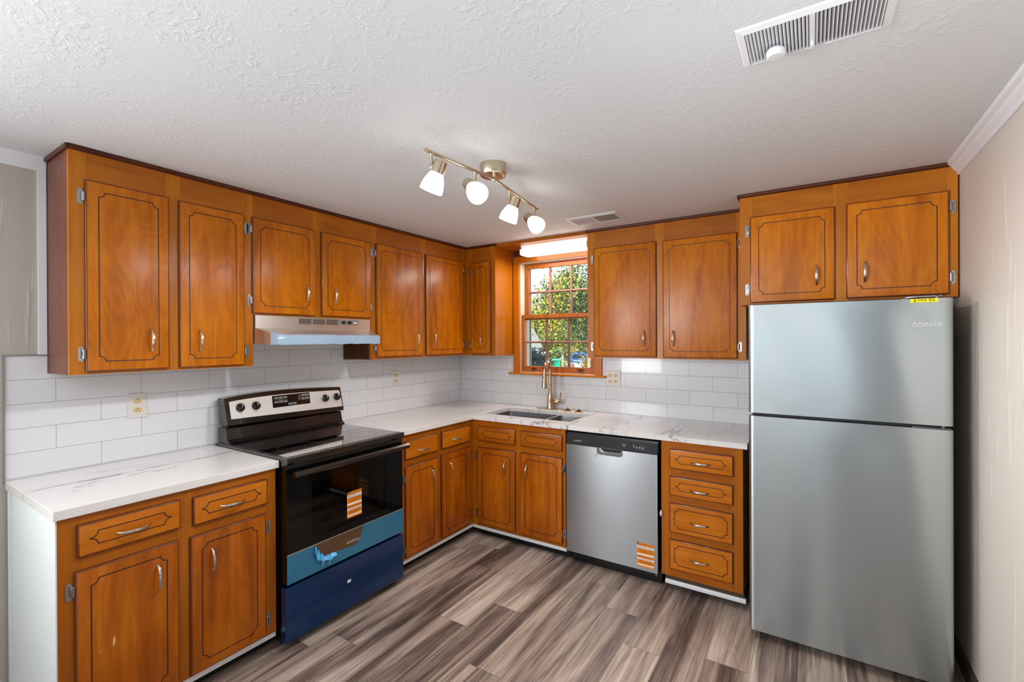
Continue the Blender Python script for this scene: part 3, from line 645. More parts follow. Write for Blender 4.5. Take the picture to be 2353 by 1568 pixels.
# ------------------------------------------------------------------ countertops, sink
ZC = .914; CT = .0285
m = MB(); m.box((.007, -2.962, .874), (.650, -2.1715, .908), bev=.002)
tag(m.build('countertop', MARBLE, origin=(0, 0, 0)), 'white veined countertop slab left of the stove', 'countertop')
def main_counter():
    # L-shaped slab with the sink opening cut out, built from a grid of cells
    sx0, sx1, sy0, sy1 = .657, 1.39, -.525, -.157
    xs = [.007, .650, sx0, sx1, 2.503]; ys = [-1.4105, -.6574, sy0, sy1, -.007]
    b = bmesh.new(); vv = {}
    def inside(i, j):
        cx, cy = (xs[i]+xs[i+1])/2, (ys[j]+ys[j+1])/2
        if cx > .650 and cy < -.6574: return False
        if sx0 < cx < sx1 and sy0 < cy < sy1: return False
        return True
    g = lambda i, j: vv.setdefault((i, j), b.verts.new((xs[i], ys[j], ZC)))
    for i in range(4):
        for j in range(4):
            if inside(i, j): b.faces.new([g(i, j), g(i+1, j), g(i+1, j+1), g(i, j+1)])
    ret = bmesh.ops.extrude_face_region(b, geom=list(b.faces))
    for v in [e for e in ret['geom'] if isinstance(e, bmesh.types.BMVert)]: v.co.z -= CT
    bmesh.ops.recalc_face_normals(b, faces=b.faces)
    ed = [e for e in b.edges if len(e.link_faces) == 2 and e.calc_face_angle(0) > 1 and min(v.co.z for v in e.verts) > ZC-.001]
    bmesh.ops.bevel(b, geom=ed, offset=.002, segments=2, affect='EDGES', profile=.5)
    m = MB(); m.bm(b); tag(m.build('countertop', MARBLE, origin=(0, 0, 0)), 'L shaped white veined countertop with the sink cutout', 'countertop')
main_counter()
def sink():
    t = thing('kitchen_sink', 'undermount double bowl steel sink below the window', 'sink', (1.02, -.34, ZC-CT-.2))
    zt = ZC-CT-.0005; zb = zt-.19
    sm = plain('sink_steel', srgb(132, 130, 132), .36, .85)
    for x0, x1 in ((.652, 1.108), (1.128, 1.395)):
        y0, y1 = -.533, -.149; b = MB(); r = .03
        def ring(z, ins):
            P = []
            for cx, cy, a in ((x1-r, y1-r, 0), (x0+r, y1-r, PI/2), (x0+r, y0+r, PI), (x1-r, y0+r, 1.5*PI)):
                for i in range(5): P.append((cx+(r-ins)*math.cos(a+i*PI/8), cy+(r-ins)*math.sin(a+i*PI/8), z))
            return P
        R = [ring(zt, -.0), ring(zt-.01, .002), ring(zb+.02, .006), ring(zb, .02)]; k = 20
        b.add(sum(R, []), [[i*k+j, i*k+(j+1) % k, (i+1)*k+(j+1) % k, (i+1)*k+j] for i in range(3) for j in range(k)], 0, True)
        b.add(R[-1], [list(range(k))])
        bo = b.build('bowl', sm, t, recalc=False)
        d = MB(); cx, cy = (x0+x1)/2, (y0+y1)/2+.05
        d.lathe([(.045, .0006), (.043, .003), (.034, .002), (.03, -.004), (.0, -.006)], (cx, cy, zb), seg=20, caps=(False, False)); d.build('drain', CHROME, bo)
    b = MB(); b.box((1.108, -.533, zt-.012), (1.128, -.149, zt-.0005), bev=.004); tag(b.build('divider', plain('sink_divider_steel', srgb(214, 210, 206), .3, .5), t))  # divider paler than the bowls, steel's bright reflection put into its colour
sink()

# ------------------------------------------------------------------ stove
def label_sticker(run, u0, u1, z0, z1, n, parent, shear=0):
    """orange and white registration sticker, printed"""
    b = MB(run); H = z1-z0; Wd = u1-u0; uc = (u0+u1)/2
    b.box((u0, n, z0), (u1, n+.0004, z1), 0)
    e = n+.0006
    def band(a, c, mi, k=0, x0=0, x1=1): b.add([(u0+Wd*x0, e+k*.0002, z1-H*a), (u0+Wd*x1, e+k*.0002, z1-H*a), (u0+Wd*x1, e+k*.0002, z1-H*c), (u0+Wd*x0, e+k*.0002, z1-H*c)], [[0, 1, 2, 3]], mi)
    band(.125, .225, 1); band(.445, .515, 1); band(.635, .705, 1); band(.885, .935, 1)
    b.add([(u0, e, z1), (u0+Wd*.13, e, z1), (u0, e, z1-H*.08)], [[0, 1, 2]], 2)
    k = H/.14; t = e+.0003
    def tx(s, a, size, mi=2, sx=1.0, du=0): b.text(s, uc+du, z1-H*a, size*k, t, mi, sx=sx)
    tx('IMPORTANT!', .068, .0165, sx=.95, du=.004); tx('REGISTER NOW', .178, .0135, sx=.92)
    tx('CALL 1-800-000-0000', .27, .0105, sx=.88)
    for i, a in enumerate((.325, .36, .395)): band(a-.008, a+.006, 3, 1, .04+.06*i, .96-.06*i)
    tx('IMPORTANTE!', .58, .0150, sx=.92); tx('PARA USTED MANTENGA', .672, .0082, sx=.86)
    tx('LLAME AL 1-800-000-0000', .745, .0078, sx=.86)
    for i, a in enumerate((.79, .82, .85)): band(a-.007, a+.005, 3, 1, .04+.06*i, .96-.06*i)
    return tag(b.build('label_sticker', [ORANGE, LBLWHITE, INK, INKB], parent), 'orange and white printed sticker')

def stove():
    Y0, Y1 = -2.168, -1.4185; yc = (Y0+Y1)/2
    t = thing('electric_range', 'black electric stove with blue film on the drawer, between the base cabinets', 'stove', (.36, yc, 0))
    L = LEFT
    b = MB(L); b.box((Y0+.004, .03, .03), (Y0+.02, .66, .885)); b.box((Y1-.02, .03, .03), (Y1-.004, .66, .885)); b.box((Y0+.02, .03, .03), (Y1-.02, .05, .885)); b.box((Y0+.02, .05, .03), (Y1-.02, .66, .05))
    b.box((Y0+.02, .64, .312), (Y1-.02, .66, .36)); b.box((Y0+.02, .05, .845), (Y1-.02, .66, .885))
    for u in (Y0+.05, Y1-.05):
        for n in (.1, .6): b.lathe([(.02, 0), (.02, .03)], (u, n, 0), (0, 0, 1), seg=12)
    b.box((Y0+.03, .60, .012), (Y1-.03, .655, .05))
    b.build('body', BLACK, t)
    # oven cavity with racks
    b = MB(L); c0, c1 = Y0+.09, Y1-.09
    for q in (((c0, .14, .36), (c1, .15, .80)), ((c0, .15, .36), (c0+.008, .655, .80)), ((c1-.008, .15, .36), (c1, .655, .80)), ((c0, .15, .36), (c1, .655, .37)), ((c0, .15, .79), (c1, .655, .80))): b.box(*q)
    b.build('oven_cavity', plain('oven_enamel', srgb(38, 36, 38), .4), t)
    for z in (.52, .62):
        b = MB(L)
        for n in (.2, .63): b.tube([(c0+.012, n, z), (c1-.012, n, z)], .0035, 6)
        for i in range(14):
            u = c0+.03+(c1-c0-.06)*i/13; b.tube([(u, .2, z+.003), (u, .63, z+.003)], .002, 5)
        b.build('oven_rack', CHROME, t)
    # cooktop
    b = MB(L); b.box((Y0, .035, .9), (Y1, .661, .9215), bev=.0015); b.prism([(.66, .885), (.702, .888), (.712, .9), (.7125, .918), (.706, .9225), (.66, .9225)], Y0, Y1, axis=0)
    tp = b.build('cooktop', [plain('cooktop_frame', srgb(40, 36, 34), .18, .3, coat=.6)], t)
    b = MB(L); b.box((Y0+.012, .15, .9217), (Y1-.012, .688, .9245), bev=.001); b.build('glass_surface', BLKGLASS, tp)
    ringm = plain('printed_ring', srgb(70, 66, 64), .3)
    for (u, n, r) in ((-1.995, .285, .082), (-1.985, .535, .112), (-1.605, .29, .10), (-1.60, .545, .088)):
        b = MB(L); b.ribbon([(u+r*math.cos(2*PI*i/48), n+r*math.sin(2*PI*i/48)) for i in range(48)], .0016, 0, 0)
        b.v = [(q[1] if False else v[0], v[1], v[2]) for v, q in zip(b.v, b.v)]
        V = [(p[2], p[1], .9248) for p in b.v]  # (n, u, z)
        b.v = V; b.build('burner_ring', ringm, tp)
    # backguard
    b = MB(L); b.prism([(.03, .915), (.15, .9225), (.155, .93), (.14, .936), (.128, .944), (.116, 1.0), (.108, 1.006), (.03, 1.006)], Y0+.012, Y1-.002, axis=0)
    b.prism([(.03, 1.0), (.10, 1.0), (.085, 1.03), (.03, 1.05)], Y0+.03, Y1-.02, axis=0)
    b.build('backguard', [plain('backguard_black', srgb(44, 38, 36), .2, .4, coat=.5)], t)
    b = MB(L); n = 14; top = [(Y0+.006+(Y1-Y0-.008)*i/n, 1.168+.018*math.sin(PI*(i/n)**.8)) for i in range(n+1)]
    poly = [(Y0+.012, 1.022), (Y1+.004, 1.012), (Y1+.006, 1.03)]+[(p[0], p[1]) for p in reversed(top)]
    def slant(z): return .128+(1.05-z)*.18
    V = [(u, slant(z), z) for u, z in poly]+[(u, .04, z) for u, z in poly]; k = len(poly)
    b.add(V, [list(range(k)), list(range(k, 2*k))[::-1]]+[[i, (i+1) % k, k+(i+1) % k, k+i] for i in range(k)])
    b.build('control_housing', [plain('housing_black', srgb(24, 21, 20), .18, coat=.6)], t)
    f = lambda u, o, z: L(u, slant(z)+o, z)
    b = MB(f); ptop = [(Y0+.03+(Y1-Y0-.045)*i/n, 1.148+.012*math.sin(PI*(i/n)**.8)) for i in range(n+1)]
    poly = [(Y0+.034, 1.054), (Y1-.002, 1.040), (Y1-.004, 1.07)]+list(reversed(ptop)); k = len(poly)
    b.add([(u, .002, z) for u, z in poly]+[(u, -.002, z) for u, z in poly], [list(range(k)), list(range(k, 2*k))[::-1]]+[[i, (i+1) % k, k+(i+1) % k, k+i] for i in range(k)])
    # printed marks round the knobs
    KN = ((-2.082, 1.112), (-1.995, 1.112), (-1.546, 1.107), (-1.459, 1.107))
    for u, z in KN:
        for i in range(9):
            a = -PI*.15+PI*1.3*i/8; x, y = u+.036*math.cos(a), z+.03*math.sin(a)
            b.add([(x-.002, .0024, y-.0012), (x+.002, .0024, y-.0012), (x+.002, .0024, y+.0012), (x-.002, .0024, y+.0012)], [[0, 1, 2, 3]], 1)
        b.text('OFF', u, z-.036, .008, .0024, 1)
    pn = tag(b.build('control_panel', [brushed('panel_steel', srgb(226, 222, 216), .42, .3, lines=(3, 200), metal=.55), GREYPRINT], t), 'stainless control panel')
    # display
    b = MB(f); d0, d1, z0, z1 = -1.898, -1.654, 1.086, 1.156
    b.box((d0-.003, .002, z0-.003), (d1+.003, .0032, z1+.002), 1); b.box((d0, .0025, z0), (d1, .004, z1), 0)
    e = .0043
    def btn(u, z, wd=.024, h=.011):
        b.ribbon([(u-wd/2, z-h/2), (u+wd/2, z-h/2), (u+wd/2, z+h/2), (u-wd/2, z+h/2)], .0012, e, 2)
        b.add([(u-wd*.28, e, z-h*.16), (u+wd*.28, e, z-h*.16), (u+wd*.28, e, z+h*.16), (u-wd*.28, e, z+h*.16)], [[0, 1, 2, 3]], 2)
    for i in range(3): btn(-1.874+.029*i, 1.141); btn(-1.874+.029*i, 1.118)
    b.text('Custom Clean', -1.845, 1.1295, .006, e, 2)
    btn(-1.788, 1.099); btn(-1.760, 1.099)
    for i in range(2): btn(-1.700+.027*i, 1.142); btn(-1.700+.027*i, 1.122)
    b.ribbon([(-1.731, 1.137), (-1.721, 1.137), (-1.726, 1.146)], .001, e, 2); b.ribbon([(-1.731, 1.125), (-1.721, 1.125), (-1.726, 1.116)], .001, e, 2)
    b.text('Temp/Time', -1.726, 1.131, .005, e, 2)
    b.build('display', [plain('display_glass', srgb(24, 20, 18), .12, coat=.6), LBLWHITE, SCREENTXT], pn)
    for u, z in KN:
        b = MB(f); o = (u, .002, z); prof = [(.0235, 0), (.0235, .004), (.020, .006), (.0185, .018), (.0165, .0205)]
        b.lathe(prof, o, (0, 1, 0), seg=24); b.box((u-.0042, .02, z-.018), (u+.0042, .028, z+.018), 0, bev=.002); b.box((u-.0008, .0281, z+.004), (u+.0008, .0286, z+.017), 1)
        b.build('knob', [plain('knob_black', srgb(18, 19, 22), .2, coat=.4), LBLWHITE], t)
    # oven door
    D0, D1 = Y0+.003, Y1-.003; z0, z1, g0, g1 = .318, .868, .456, .80
    b = MB(L); w0, w1, v0, v1 = -2.03, -1.555, .495, .775
    b.box((D0, .664, z0), (D1, .698, v0)); b.box((D0, .664, v1), (D1, .698, z1)); b.box((D0, .664, v0), (w0, .698, v1)); b.box((w1, .664, v0), (D1, .698, v1))
    dr = b.build('oven_door', [plain('door_black_glass', srgb(8, 8, 9), .08, spec=.35, rv=.3)], t)
    b = MB(L); b.box((w0, .672, v0), (w1, .6975, v1)); b.build('window_pane', OVENGLASS, dr)
    b = MB(L); b.box((D0, .6985, .457), (D1, .703, .4605), 1); b.box((D0, .6985, z0), (D1, .702, .457), 0, bev=.001)
    tag(b.build('lower_band', [FILM_L, plain('bright_edge', srgb(216, 208, 196), .25, .8)], dr), 'lower steel band under blue film')
    # bare steel where the film is peeled away
    b = MB(L); P = [(-2.02, .456), (-1.965, .381)]+[(-1.965+.145*i/6, .381-.008*i/6) for i in range(1, 7)]+[(-1.79+.0, .368), (-1.765, .372), (-1.748, .388), (-1.735, .415), (-1.722, .456)]
    k = len(P); b.add([(u, .7027, z) for u, z in P]+[(u, .7018, z) for u, z in P], [list(range(k))]+[[i, (i+1) % k, k+(i+1) % k, k+i] for i in range(k)])
    b.text('AMANA', -1.79, .396, .019, .7031, 1, sx=1.25)
    b.build('bare_steel_band', [brushed('warm_bare_steel', srgb(150, 122, 98), .3, .3, lines=(3, 200)), SILVERTXT], dr)
    # curl of torn film
    rnd = random.Random(3); b = MB(L)
    def flap(p, q, depth, mseg, amp):
        for i in range(mseg):
            a = i/mseg; c = (i+1)/mseg
            A = (p[0]+(q[0]-p[0])*a, p[1]+(q[1]-p[1])*a); C = (p[0]+(q[0]-p[0])*c, p[1]+(q[1]-p[1])*c)
            fa, fc = depth*(1-abs(a-.4)), depth*(1-abs(c-.4))
            b.add([(A[0], .7035, A[1]), (C[0], .7035, C[1]), (C[0]-.35*fc, .714+rnd.random()*amp, C[1]-fc), (A[0]-.35*fa, .714+rnd.random()*amp, A[1]-fa)], [[0, 1, 2, 3]])
    flap((-2.02, .455), (-1.966, .383), .045, 6, .010); flap((-1.966, .383), (-1.90, .379), .022, 6, .012)
    for u in (-1.985, -1.945, -1.93): b.tube([(u, .712, .372), (u+.004, .718, .355), (u-.003, .714, .335+.02*rnd.random())], [.004, .003, .0025], 6)
    tag(b.build('torn_film', FILM_P, dr), 'torn curl of blue film')
    b = MB(L); h0, h1 = Y0+.02, Y1+.012
    for u in (h0+.03, h1-.05): b.box((u-.012, .698, .835), (u+.012, .728, .856), bev=.003)
    b.prism([(.724, .832), (.742, .829), (.750, .838), (.748, .850), (.738, .858), (.724, .856)], h0, h1, axis=0)
    b.build('oven_handle', DKSTEEL, dr)
    b = MB(L)
    for i in range(46):
        u = D0+.1+i*.0118
        if abs(i-15) > 1 and abs(i-31) > 1: b.box((u, .6975, .872-.0035), (u+.006, .699, .872+.006))
    b.box((D0, .664, .8685), (D1, .6965, .885), 1)
    b.build('vent_slots', [SLOT, BLACK], t)
    label_sticker(L, -1.823, -1.728, .525, .664, .6985, dr)
    # storage drawer
    b = MB(L); b.box((Y0-.006, .664, .043), (Y1, .701, .303), 0, bev=.003); dw = tag(b.build('storage_drawer', FILM_D, t), 'storage drawer under dark blue film')
    b = MB(L); b.box((-1.826, .7012, .18), (-1.804, .7018, .196)); b.build('small_sticker', LBLWHITE, dw)
stove()

# ------------------------------------------------------------------ range hood
def hood():
    t = thing('range_hood', 'stainless range hood with pale blue film on its lip, above the stove', 'range hood', (.2, -1.71, 1.46))
    Y0, Y1 = -2.0965, -1.3225
    zt, zf, zl, zb = 1.6205, 1.553, 1.512, 1.4655
    A = lambda a, b, x: a+(b-a)*(x-.30)/.18
    l = lambda x: A(Y0, -2.072, max(x, .30)); r = lambda x: A(Y1, -1.412, max(x, .30))
    b = MB()
    prof = [(.008, zt), (.30, zt), (.30, zf), (.302, zf-.004), (.48, zl), (.48, zb), (.474, zb), (.474, zl-.01), (.30, zb+.03), (.03, zb+.03), (.03, zb), (.008, zb)]
    k = len(prof); V = [(x, l(x), z) for x, z in prof]+[(x, r(x), z) for x, z in prof]
    b.add(V, [[i, (i+1) % k, k+(i+1) % k, k+i] for i in range(k)])
    for f in (l, r):
        P = [(.008, zb), (.008, zt), (.30, zt), (.30, zf), (.48, zl), (.48, zb), (.30, zb)]
        sg = 1 if f is l else -1; q = len(P)
        b.add([(x, f(x), z) for x, z in P]+[(x, f(x)+sg*.003, z) for x, z in P], [list(range(q)), list(range(q, 2*q))[::-1]]+[[i, (i+1) % q, q+(i+1) % q, q+i] for i in range(q)])
    b.build('hood_shell', [brushed('hood_steel', srgb(214, 206, 196), .34, .5, lines=(3, 200), upright=True, metal=.9)], t)
    for u0, u1 in ((-1.845, -1.762), (-1.755, -1.670), (-1.663, -1.579)):
        b = MB(LEFT); b.box((u0, .3002, 1.580), (u1, .3008, 1.613), 0)
        for i in range(5): b.box((u0, .3008, 1.583+i*.0065), (u1, .303, 1.5849+i*.0065), 1)
        b.box((u0-.004, .3002, 1.577), (u0, .3035, 1.616), 1); b.box((u1, .3002, 1.577), (u1+.004, .3035, 1.616), 1)
        b.build('vent_grille', [SLOT, ALU], t)
    b = MB(LEFT); b.box((-1.567, .3002, 1.583), (-1.424, .302, 1.611), 0, bev=.0005); b.box((-1.462, .302, 1.592), (-1.432, .3024, 1.600), 1)
    sp = b.build('switch_plate', [plain('switch_plate_grey', srgb(120, 118, 116), .4), LBLWHITE], t)
    for u in (-1.540, -1.494):
        b = MB(LEFT); b.lathe([(.011, 0), (.011, .003), (.008, .004), (.008, .012)], (u, .302, 1.597), (0, 1, 0), seg=16); b.box((u-.002, .314, 1.588), (u+.002, .318, 1.606), bev=.001)
        b.build('switch_knob', BLACKM, sp)
    # film wrapped round the lip: wrinkled band
    rnd = random.Random(7); b = MB(); rows = []; k = 30
    path = [(.36, -2.0955+.012)]+[(.482, -2.072)]; pts = []
    for i in range(5): pts.append((.425+.057*i/4, -2.0795+.0055*i/4, -1, 0))
    for i in range(1, k): pts.append((.4825, -2.072+.664*i/(k-1), 0, 1))
    for i, (x, y, a, c) in enumerate(pts):
        wv = lambda s=.003: rnd.uniform(-1, 1)*s
        zt_, zb_ = zl+.004+wv(.002), zb-.003+wv(.002)
        if i < 5: zt_ -= (4-i)*-.004; x_ = 0
        ox = .002+abs(wv(.0025)); oy = -.002 if i < 5 else 0
        rows.append([(x-.012 if i >= 5 else x, y+(.008 if i < 5 else 0), zt_+.002), (x+ox, y+oy*2, zt_-.004), (x+ox+.002, y+oy*2, (zt_+zb_)/2+wv()), (x+ox, y+oy*2, zb_), (x-.010 if i >= 5 else x, y+(.008 if i < 5 else 0), zb_-.001)])
    n = 5; b.add(sum(rows, []), [[i*n+j, i*n+j+1, (i+1)*n+j+1, (i+1)*n+j] for i in range(len(rows)-1) for j in range(n-1)], 0, True)
    tag(b.build('lip_film', FILM_H, t, sharp=60), 'pale blue plastic film on the lip')
hood()

# ------------------------------------------------------------------ dishwasher
def dishwasher():
    t = thing('dishwasher', 'stainless dishwasher with black top panel, beside the sink cabinet', 'dishwasher', (1.735, -.35, 0))
    B = BACK; X0, X1 = 1.4345, 2.0275
    b = MB(B); b.box((1.425, .05, .10), (1.436, .60, .872)); b.box((2.031, .05, .10), (2.0405, .60, .872)); b.box((1.436, .05, .10), (2.031, .06, .872)); b.box((1.436, .06, .865), (2.031, .60, .872)); b.box((1.436, .06, .10), (2.031, .60, .11)); b.box((1.44, .12, .0), (2.02, .56, .10))
    b.build('tub_frame', BLACK, t)
    b = MB(B); b.box((1.44, .585, .012), (2.037, .60, .102), 0, bev=.002); b.lathe([(.006, 0), (.005, .002), (.0, .003)], (2.0, .60, .05), (0, 1, 0), seg=10, mi=1, caps=(True, False)); b.box((1.446, .52, 0), (2.03, .585, .012))
    b.build('toe_panel', [BLACKM, CHROME], t)
    # steel front with the pocket cut into its top edge, gently crowned
    px0, px1, pz = 1.648, 1.818, .7545
    xs = sorted(set([X0+.004+(X1-X0-.008)*i/24 for i in range(25)]+[px0, px1])); zs = sorted(set([.094+(.7965-.094)*i/20 for i in range(21)]+[pz]))
    f = lambda x, z: .668+.004*(1-((x-1.731)/.297)**2)
    b = MB(B); idx = {}; V = []; F = []
    def gi(i, j):
        if (i, j) not in idx: idx[(i, j)] = len(V); V.append((xs[i], f(xs[i], zs[j]), zs[j]))
        return idx[(i, j)]
    for i in range(len(xs)-1):
        for j in range(len(zs)-1):
            cx, cz = (xs[i]+xs[i+1])/2, (zs[j]+zs[j+1])/2
            if px0 < cx < px1 and cz > pz: continue
            F.append([gi(i, j), gi(i+1, j), gi(i+1, j+1), gi(i, j+1)])
    b.add(V, F, 0, True)
    fr = .026; fd = f(px0, pz)
    b.add([(px0, fd, pz)]+[(px0+fr-fr*math.cos(PI/2*i/8), fd+.0004, pz+fr-fr*math.sin(PI/2*i/8)) for i in range(9)], [list(range(10))], 0)
    b.add([(px1, fd, pz)]+[(px1-fr+fr*math.cos(PI/2*i/8), fd+.0004, pz+fr-fr*math.sin(PI/2*i/8)) for i in range(9)], [list(range(10))], 0)
    b.box((X0, .612, .094), (X0+.0039, .669, .7965)); b.box((X1-.0039, .612, .094), (X1, .669, .7965)); b.box((X0, .612, .092), (X1, .667, .0945)); b.box((X0, .612, .0945), (X1, .64, .79), 1)
    dr = b.build('door_front', [STEEL, BLACKM], t)
    b = MB(B); rows = []
    for q in range(7):
        a = q/6*PI/2; ins = .020*(1-math.cos(a)); dep = fd+.0008-.034*math.sin(a)
        if q == 0: ins = -.004
        A = [(px0+ins+fr-fr*math.cos(PI/2*i/8), pz+ins+fr-fr*math.sin(PI/2*i/8)) for i in range(9)]+[(px1-ins-fr+fr*math.sin(PI/2*i/8), pz+ins+fr-fr*math.cos(PI/2*i/8)) for i in range(9)]
        rows.append([(A[0][0], dep, .7965)]+[(u, dep, z) for u, z in A]+[(A[-1][0], dep, .7965)])
    k = len(rows[0]); b.add(sum(rows, []), [[i*k+j, i*k+j+1, (i+1)*k+j+1, (i+1)*k+j] for i in range(6) for j in range(k-1)], 0, True); b.add(rows[-1], [list(range(k))])
    b.build('pocket_handle', [plain('pocket_steel', srgb(214, 210, 204), .28, .7)], dr)
    b = MB(B); b.box((X0+.001, .612, .798), (X1+.004, .670, .8625), 0, bev=.003); b.prism([(.612, .8625), (.662, .8625), (.655, .872), (.612, .874)], X0+.003, X1+.003, axis=0)
    b.ribbon([(1.468, .799), (1.468, .838), (1.474, .846), (1.998, .846), (2.004, .838), (2.004, .799)], .004, .6705, 2, closed=False)
    b.text('AMANA', 1.518, .824, .0125, .6706, 1, sx=1.15)
    for u, z, wd, h in ((1.826, .827, .012, .004), (1.822, .838, .02, .0018), (1.840, .838, .004, .003), (1.888, .829, .010, .004), (1.906, .829, .010, .004), (1.924, .829, .010, .004), (1.942, .829, .010, .004), (1.888, .841, .012, .0016), (1.906, .819, .01, .0016), (1.924, .819, .01, .0016), (1.942, .819, .01, .0016), (1.928, .842, .008, .0016), (1.944, .842, .008, .0016), (1.965, .838, .008, .0014)):
        b.add([(u-wd/2, .6706, z-h/2), (u+wd/2, .6706, z-h/2), (u+wd/2, .6706, z+h/2), (u-wd/2, .6706, z+h/2)], [[0, 1, 2, 3]], 1)
    b.build('control_panel', [plain('panel_charcoal', srgb(38, 40, 43), .3), SILVERTXT, plain('panel_groove', srgb(8, 8, 9), .5)], t)
    label_sticker(B, 1.905, 2.008, .115, .257, f(1.905, .2)+.0004, dr)
    b = MB(B)
    for z, s in ((.444, .010), (.454, .013), (.464, .009)): b.lathe([(.001, -s), (s*.7, -s*.4), (s*.8, s*.2), (.002, s)], (2.045, .656, z), (.2, .1, 1), seg=7, smooth=False)
    tag(b.build('plastic_scrap', CLEARPLASTIC, t), 'scrap of clear packing plastic')
dishwasher()

# ------------------------------------------------------------------ refrigerator
def fridge():
    X0, X1 = 2.532, 3.282; yf = .87
    t = thing('refrigerator', 'large stainless top freezer refrigerator with a yellow price tag', 'refrigerator', (2.9, -.45, 0))
    B = BACK
    b = MB(B); b.box((X0+.008, .09, .035), (X1-.008, .80, 1.642), bev=.006)
    for x in (X0+.06, X1-.06):
        for n in (.15, .74): b.lathe([(.018, 0), (.018, .04)], (x, n, 0), (0, 0, 1), seg=10)
    b.box((X0+.012, .79, .03), (X1-.012, .806, .07), 1); b.box((X0+.015, .80, .05), (X1-.015, .815, 1.64), 1)
    b.build('body', [FRSIDE, GASKET], t)
    def door(name, z0, z1, seed):
        rnd = random.Random(seed); nx, nz = 48, 40
        W = [(rnd.uniform(4, 13), rnd.uniform(.6, 3.0), rnd.uniform(0, 6.3), rnd.uniform(.25, 1)) for _ in range(7)]
        def dn(x, z):
            u = (x-X0)/(X1-X0); v = (z-z0)/(z1-z0)
            d = .0032*(1-(2*u-1)**2)
            e = min(1, min(u, 1-u)*9)*min(1, min(v, 1-v)*9)
            d += e*sum(0.0007*a*math.sin(p*u*1.6+q*v*2+r) for p, q, r, a in W)
            ex = min(u, 1-u)*(X1-X0); d -= .010*max(0, 1-ex/.014)**2
            return d
        b = MB(B)
        xs = [X0, X0+.003, X0+.007, X0+.014]+[X0+.014+(X1-X0-.028)*i/nx for i in range(1, nx)]+[X1-.014, X1-.007, X1-.003, X1]
        V = []; m = len(xs)
        for j in range(nz+1):
            z = z0+(z1-z0)*j/nz
            for x in xs: V.append((x, yf-.003+dn(x, z), z))
        b.add(V, [[j*m+i, j*m+i+1, (j+1)*m+i+1, (j+1)*m+i] for j in range(nz) for i in range(m-1)], 0, True)
        e0 = yf-.013; bk = .815
        for xa in (X0, X1): b.add([(xa, bk, z0), (xa, e0, z0), (xa, e0, z1), (xa, bk, z1)], [[0, 1, 2, 3]], 1)
        for zz, j in ((z0, 0), (z1, nz)):
            R = V[j*m:(j+1)*m]; b.add(R+[(X1, bk, zz), (X0, bk, zz)], [list(range(m+2))], 1)
        return b.build(name, [STEEL_F, plain('door_edge_grey', srgb(150, 152, 152), .4, .6)], t, sharp=50)
    fd = door('freezer_door', 1.118, 1.6465, 2); rd = door('fresh_food_door', .046, 1.1015, 9)
    b = MB(B); b.box((X0+.03, .815, 1.1017), (X1-.03, .84, 1.1178), bev=.002); b.build('door_gap_gasket', GASKET, t)
    hm = plain('hinge_grey', srgb(120, 122, 122), .35, .8)
    b = MB(B); b.box((X1-.13, .815, 1.1022), (X1-.006, .862, 1.107), bev=.0015); b.lathe([(.007, 0), (.007, .010)], (X1-.03, .85, 1.107), (0, 0, 1), seg=10); b.build('middle_hinge', hm, t)
    b = MB(B); b.tube([(X1-.155, .80, 1.6475), (X1-.14, .815, 1.656), (X1-.11, .82, 1.658), (X1-.03, .835, 1.657)], .005, 8); b.lathe([(.008, 0), (.007, .008), (.003, .011)], (X1-.045, .84, 1.6475), (0, 0, 1), seg=12); b.build('top_hinge', hm, t)
    n = yf+.0014
    b = MB(B); b.box((3.146, n, 1.6300), (3.234, n+.0008, 1.6455), 0); b.text('$799.95', 3.190, 1.6377, .0150, n+.001, 1, sx=1.45); tag(b.build('price_tag', [YELLOW, INK], fd), 'yellow $799.95 price tag')
    b = MB(B); b.text('AMANA', 3.198, 1.540, .020, yf+.0018, 0, sx=1.35); b.add([(3.153, yf+.0017, 1.530), (3.243, yf+.0017, 1.530), (3.243, yf+.0017, 1.532), (3.153, yf+.0017, 1.532)], [[0, 1, 2, 3]]); tag(b.build('nameplate', SILVERTXT, fd), 'raised silver lettering')
fridge()

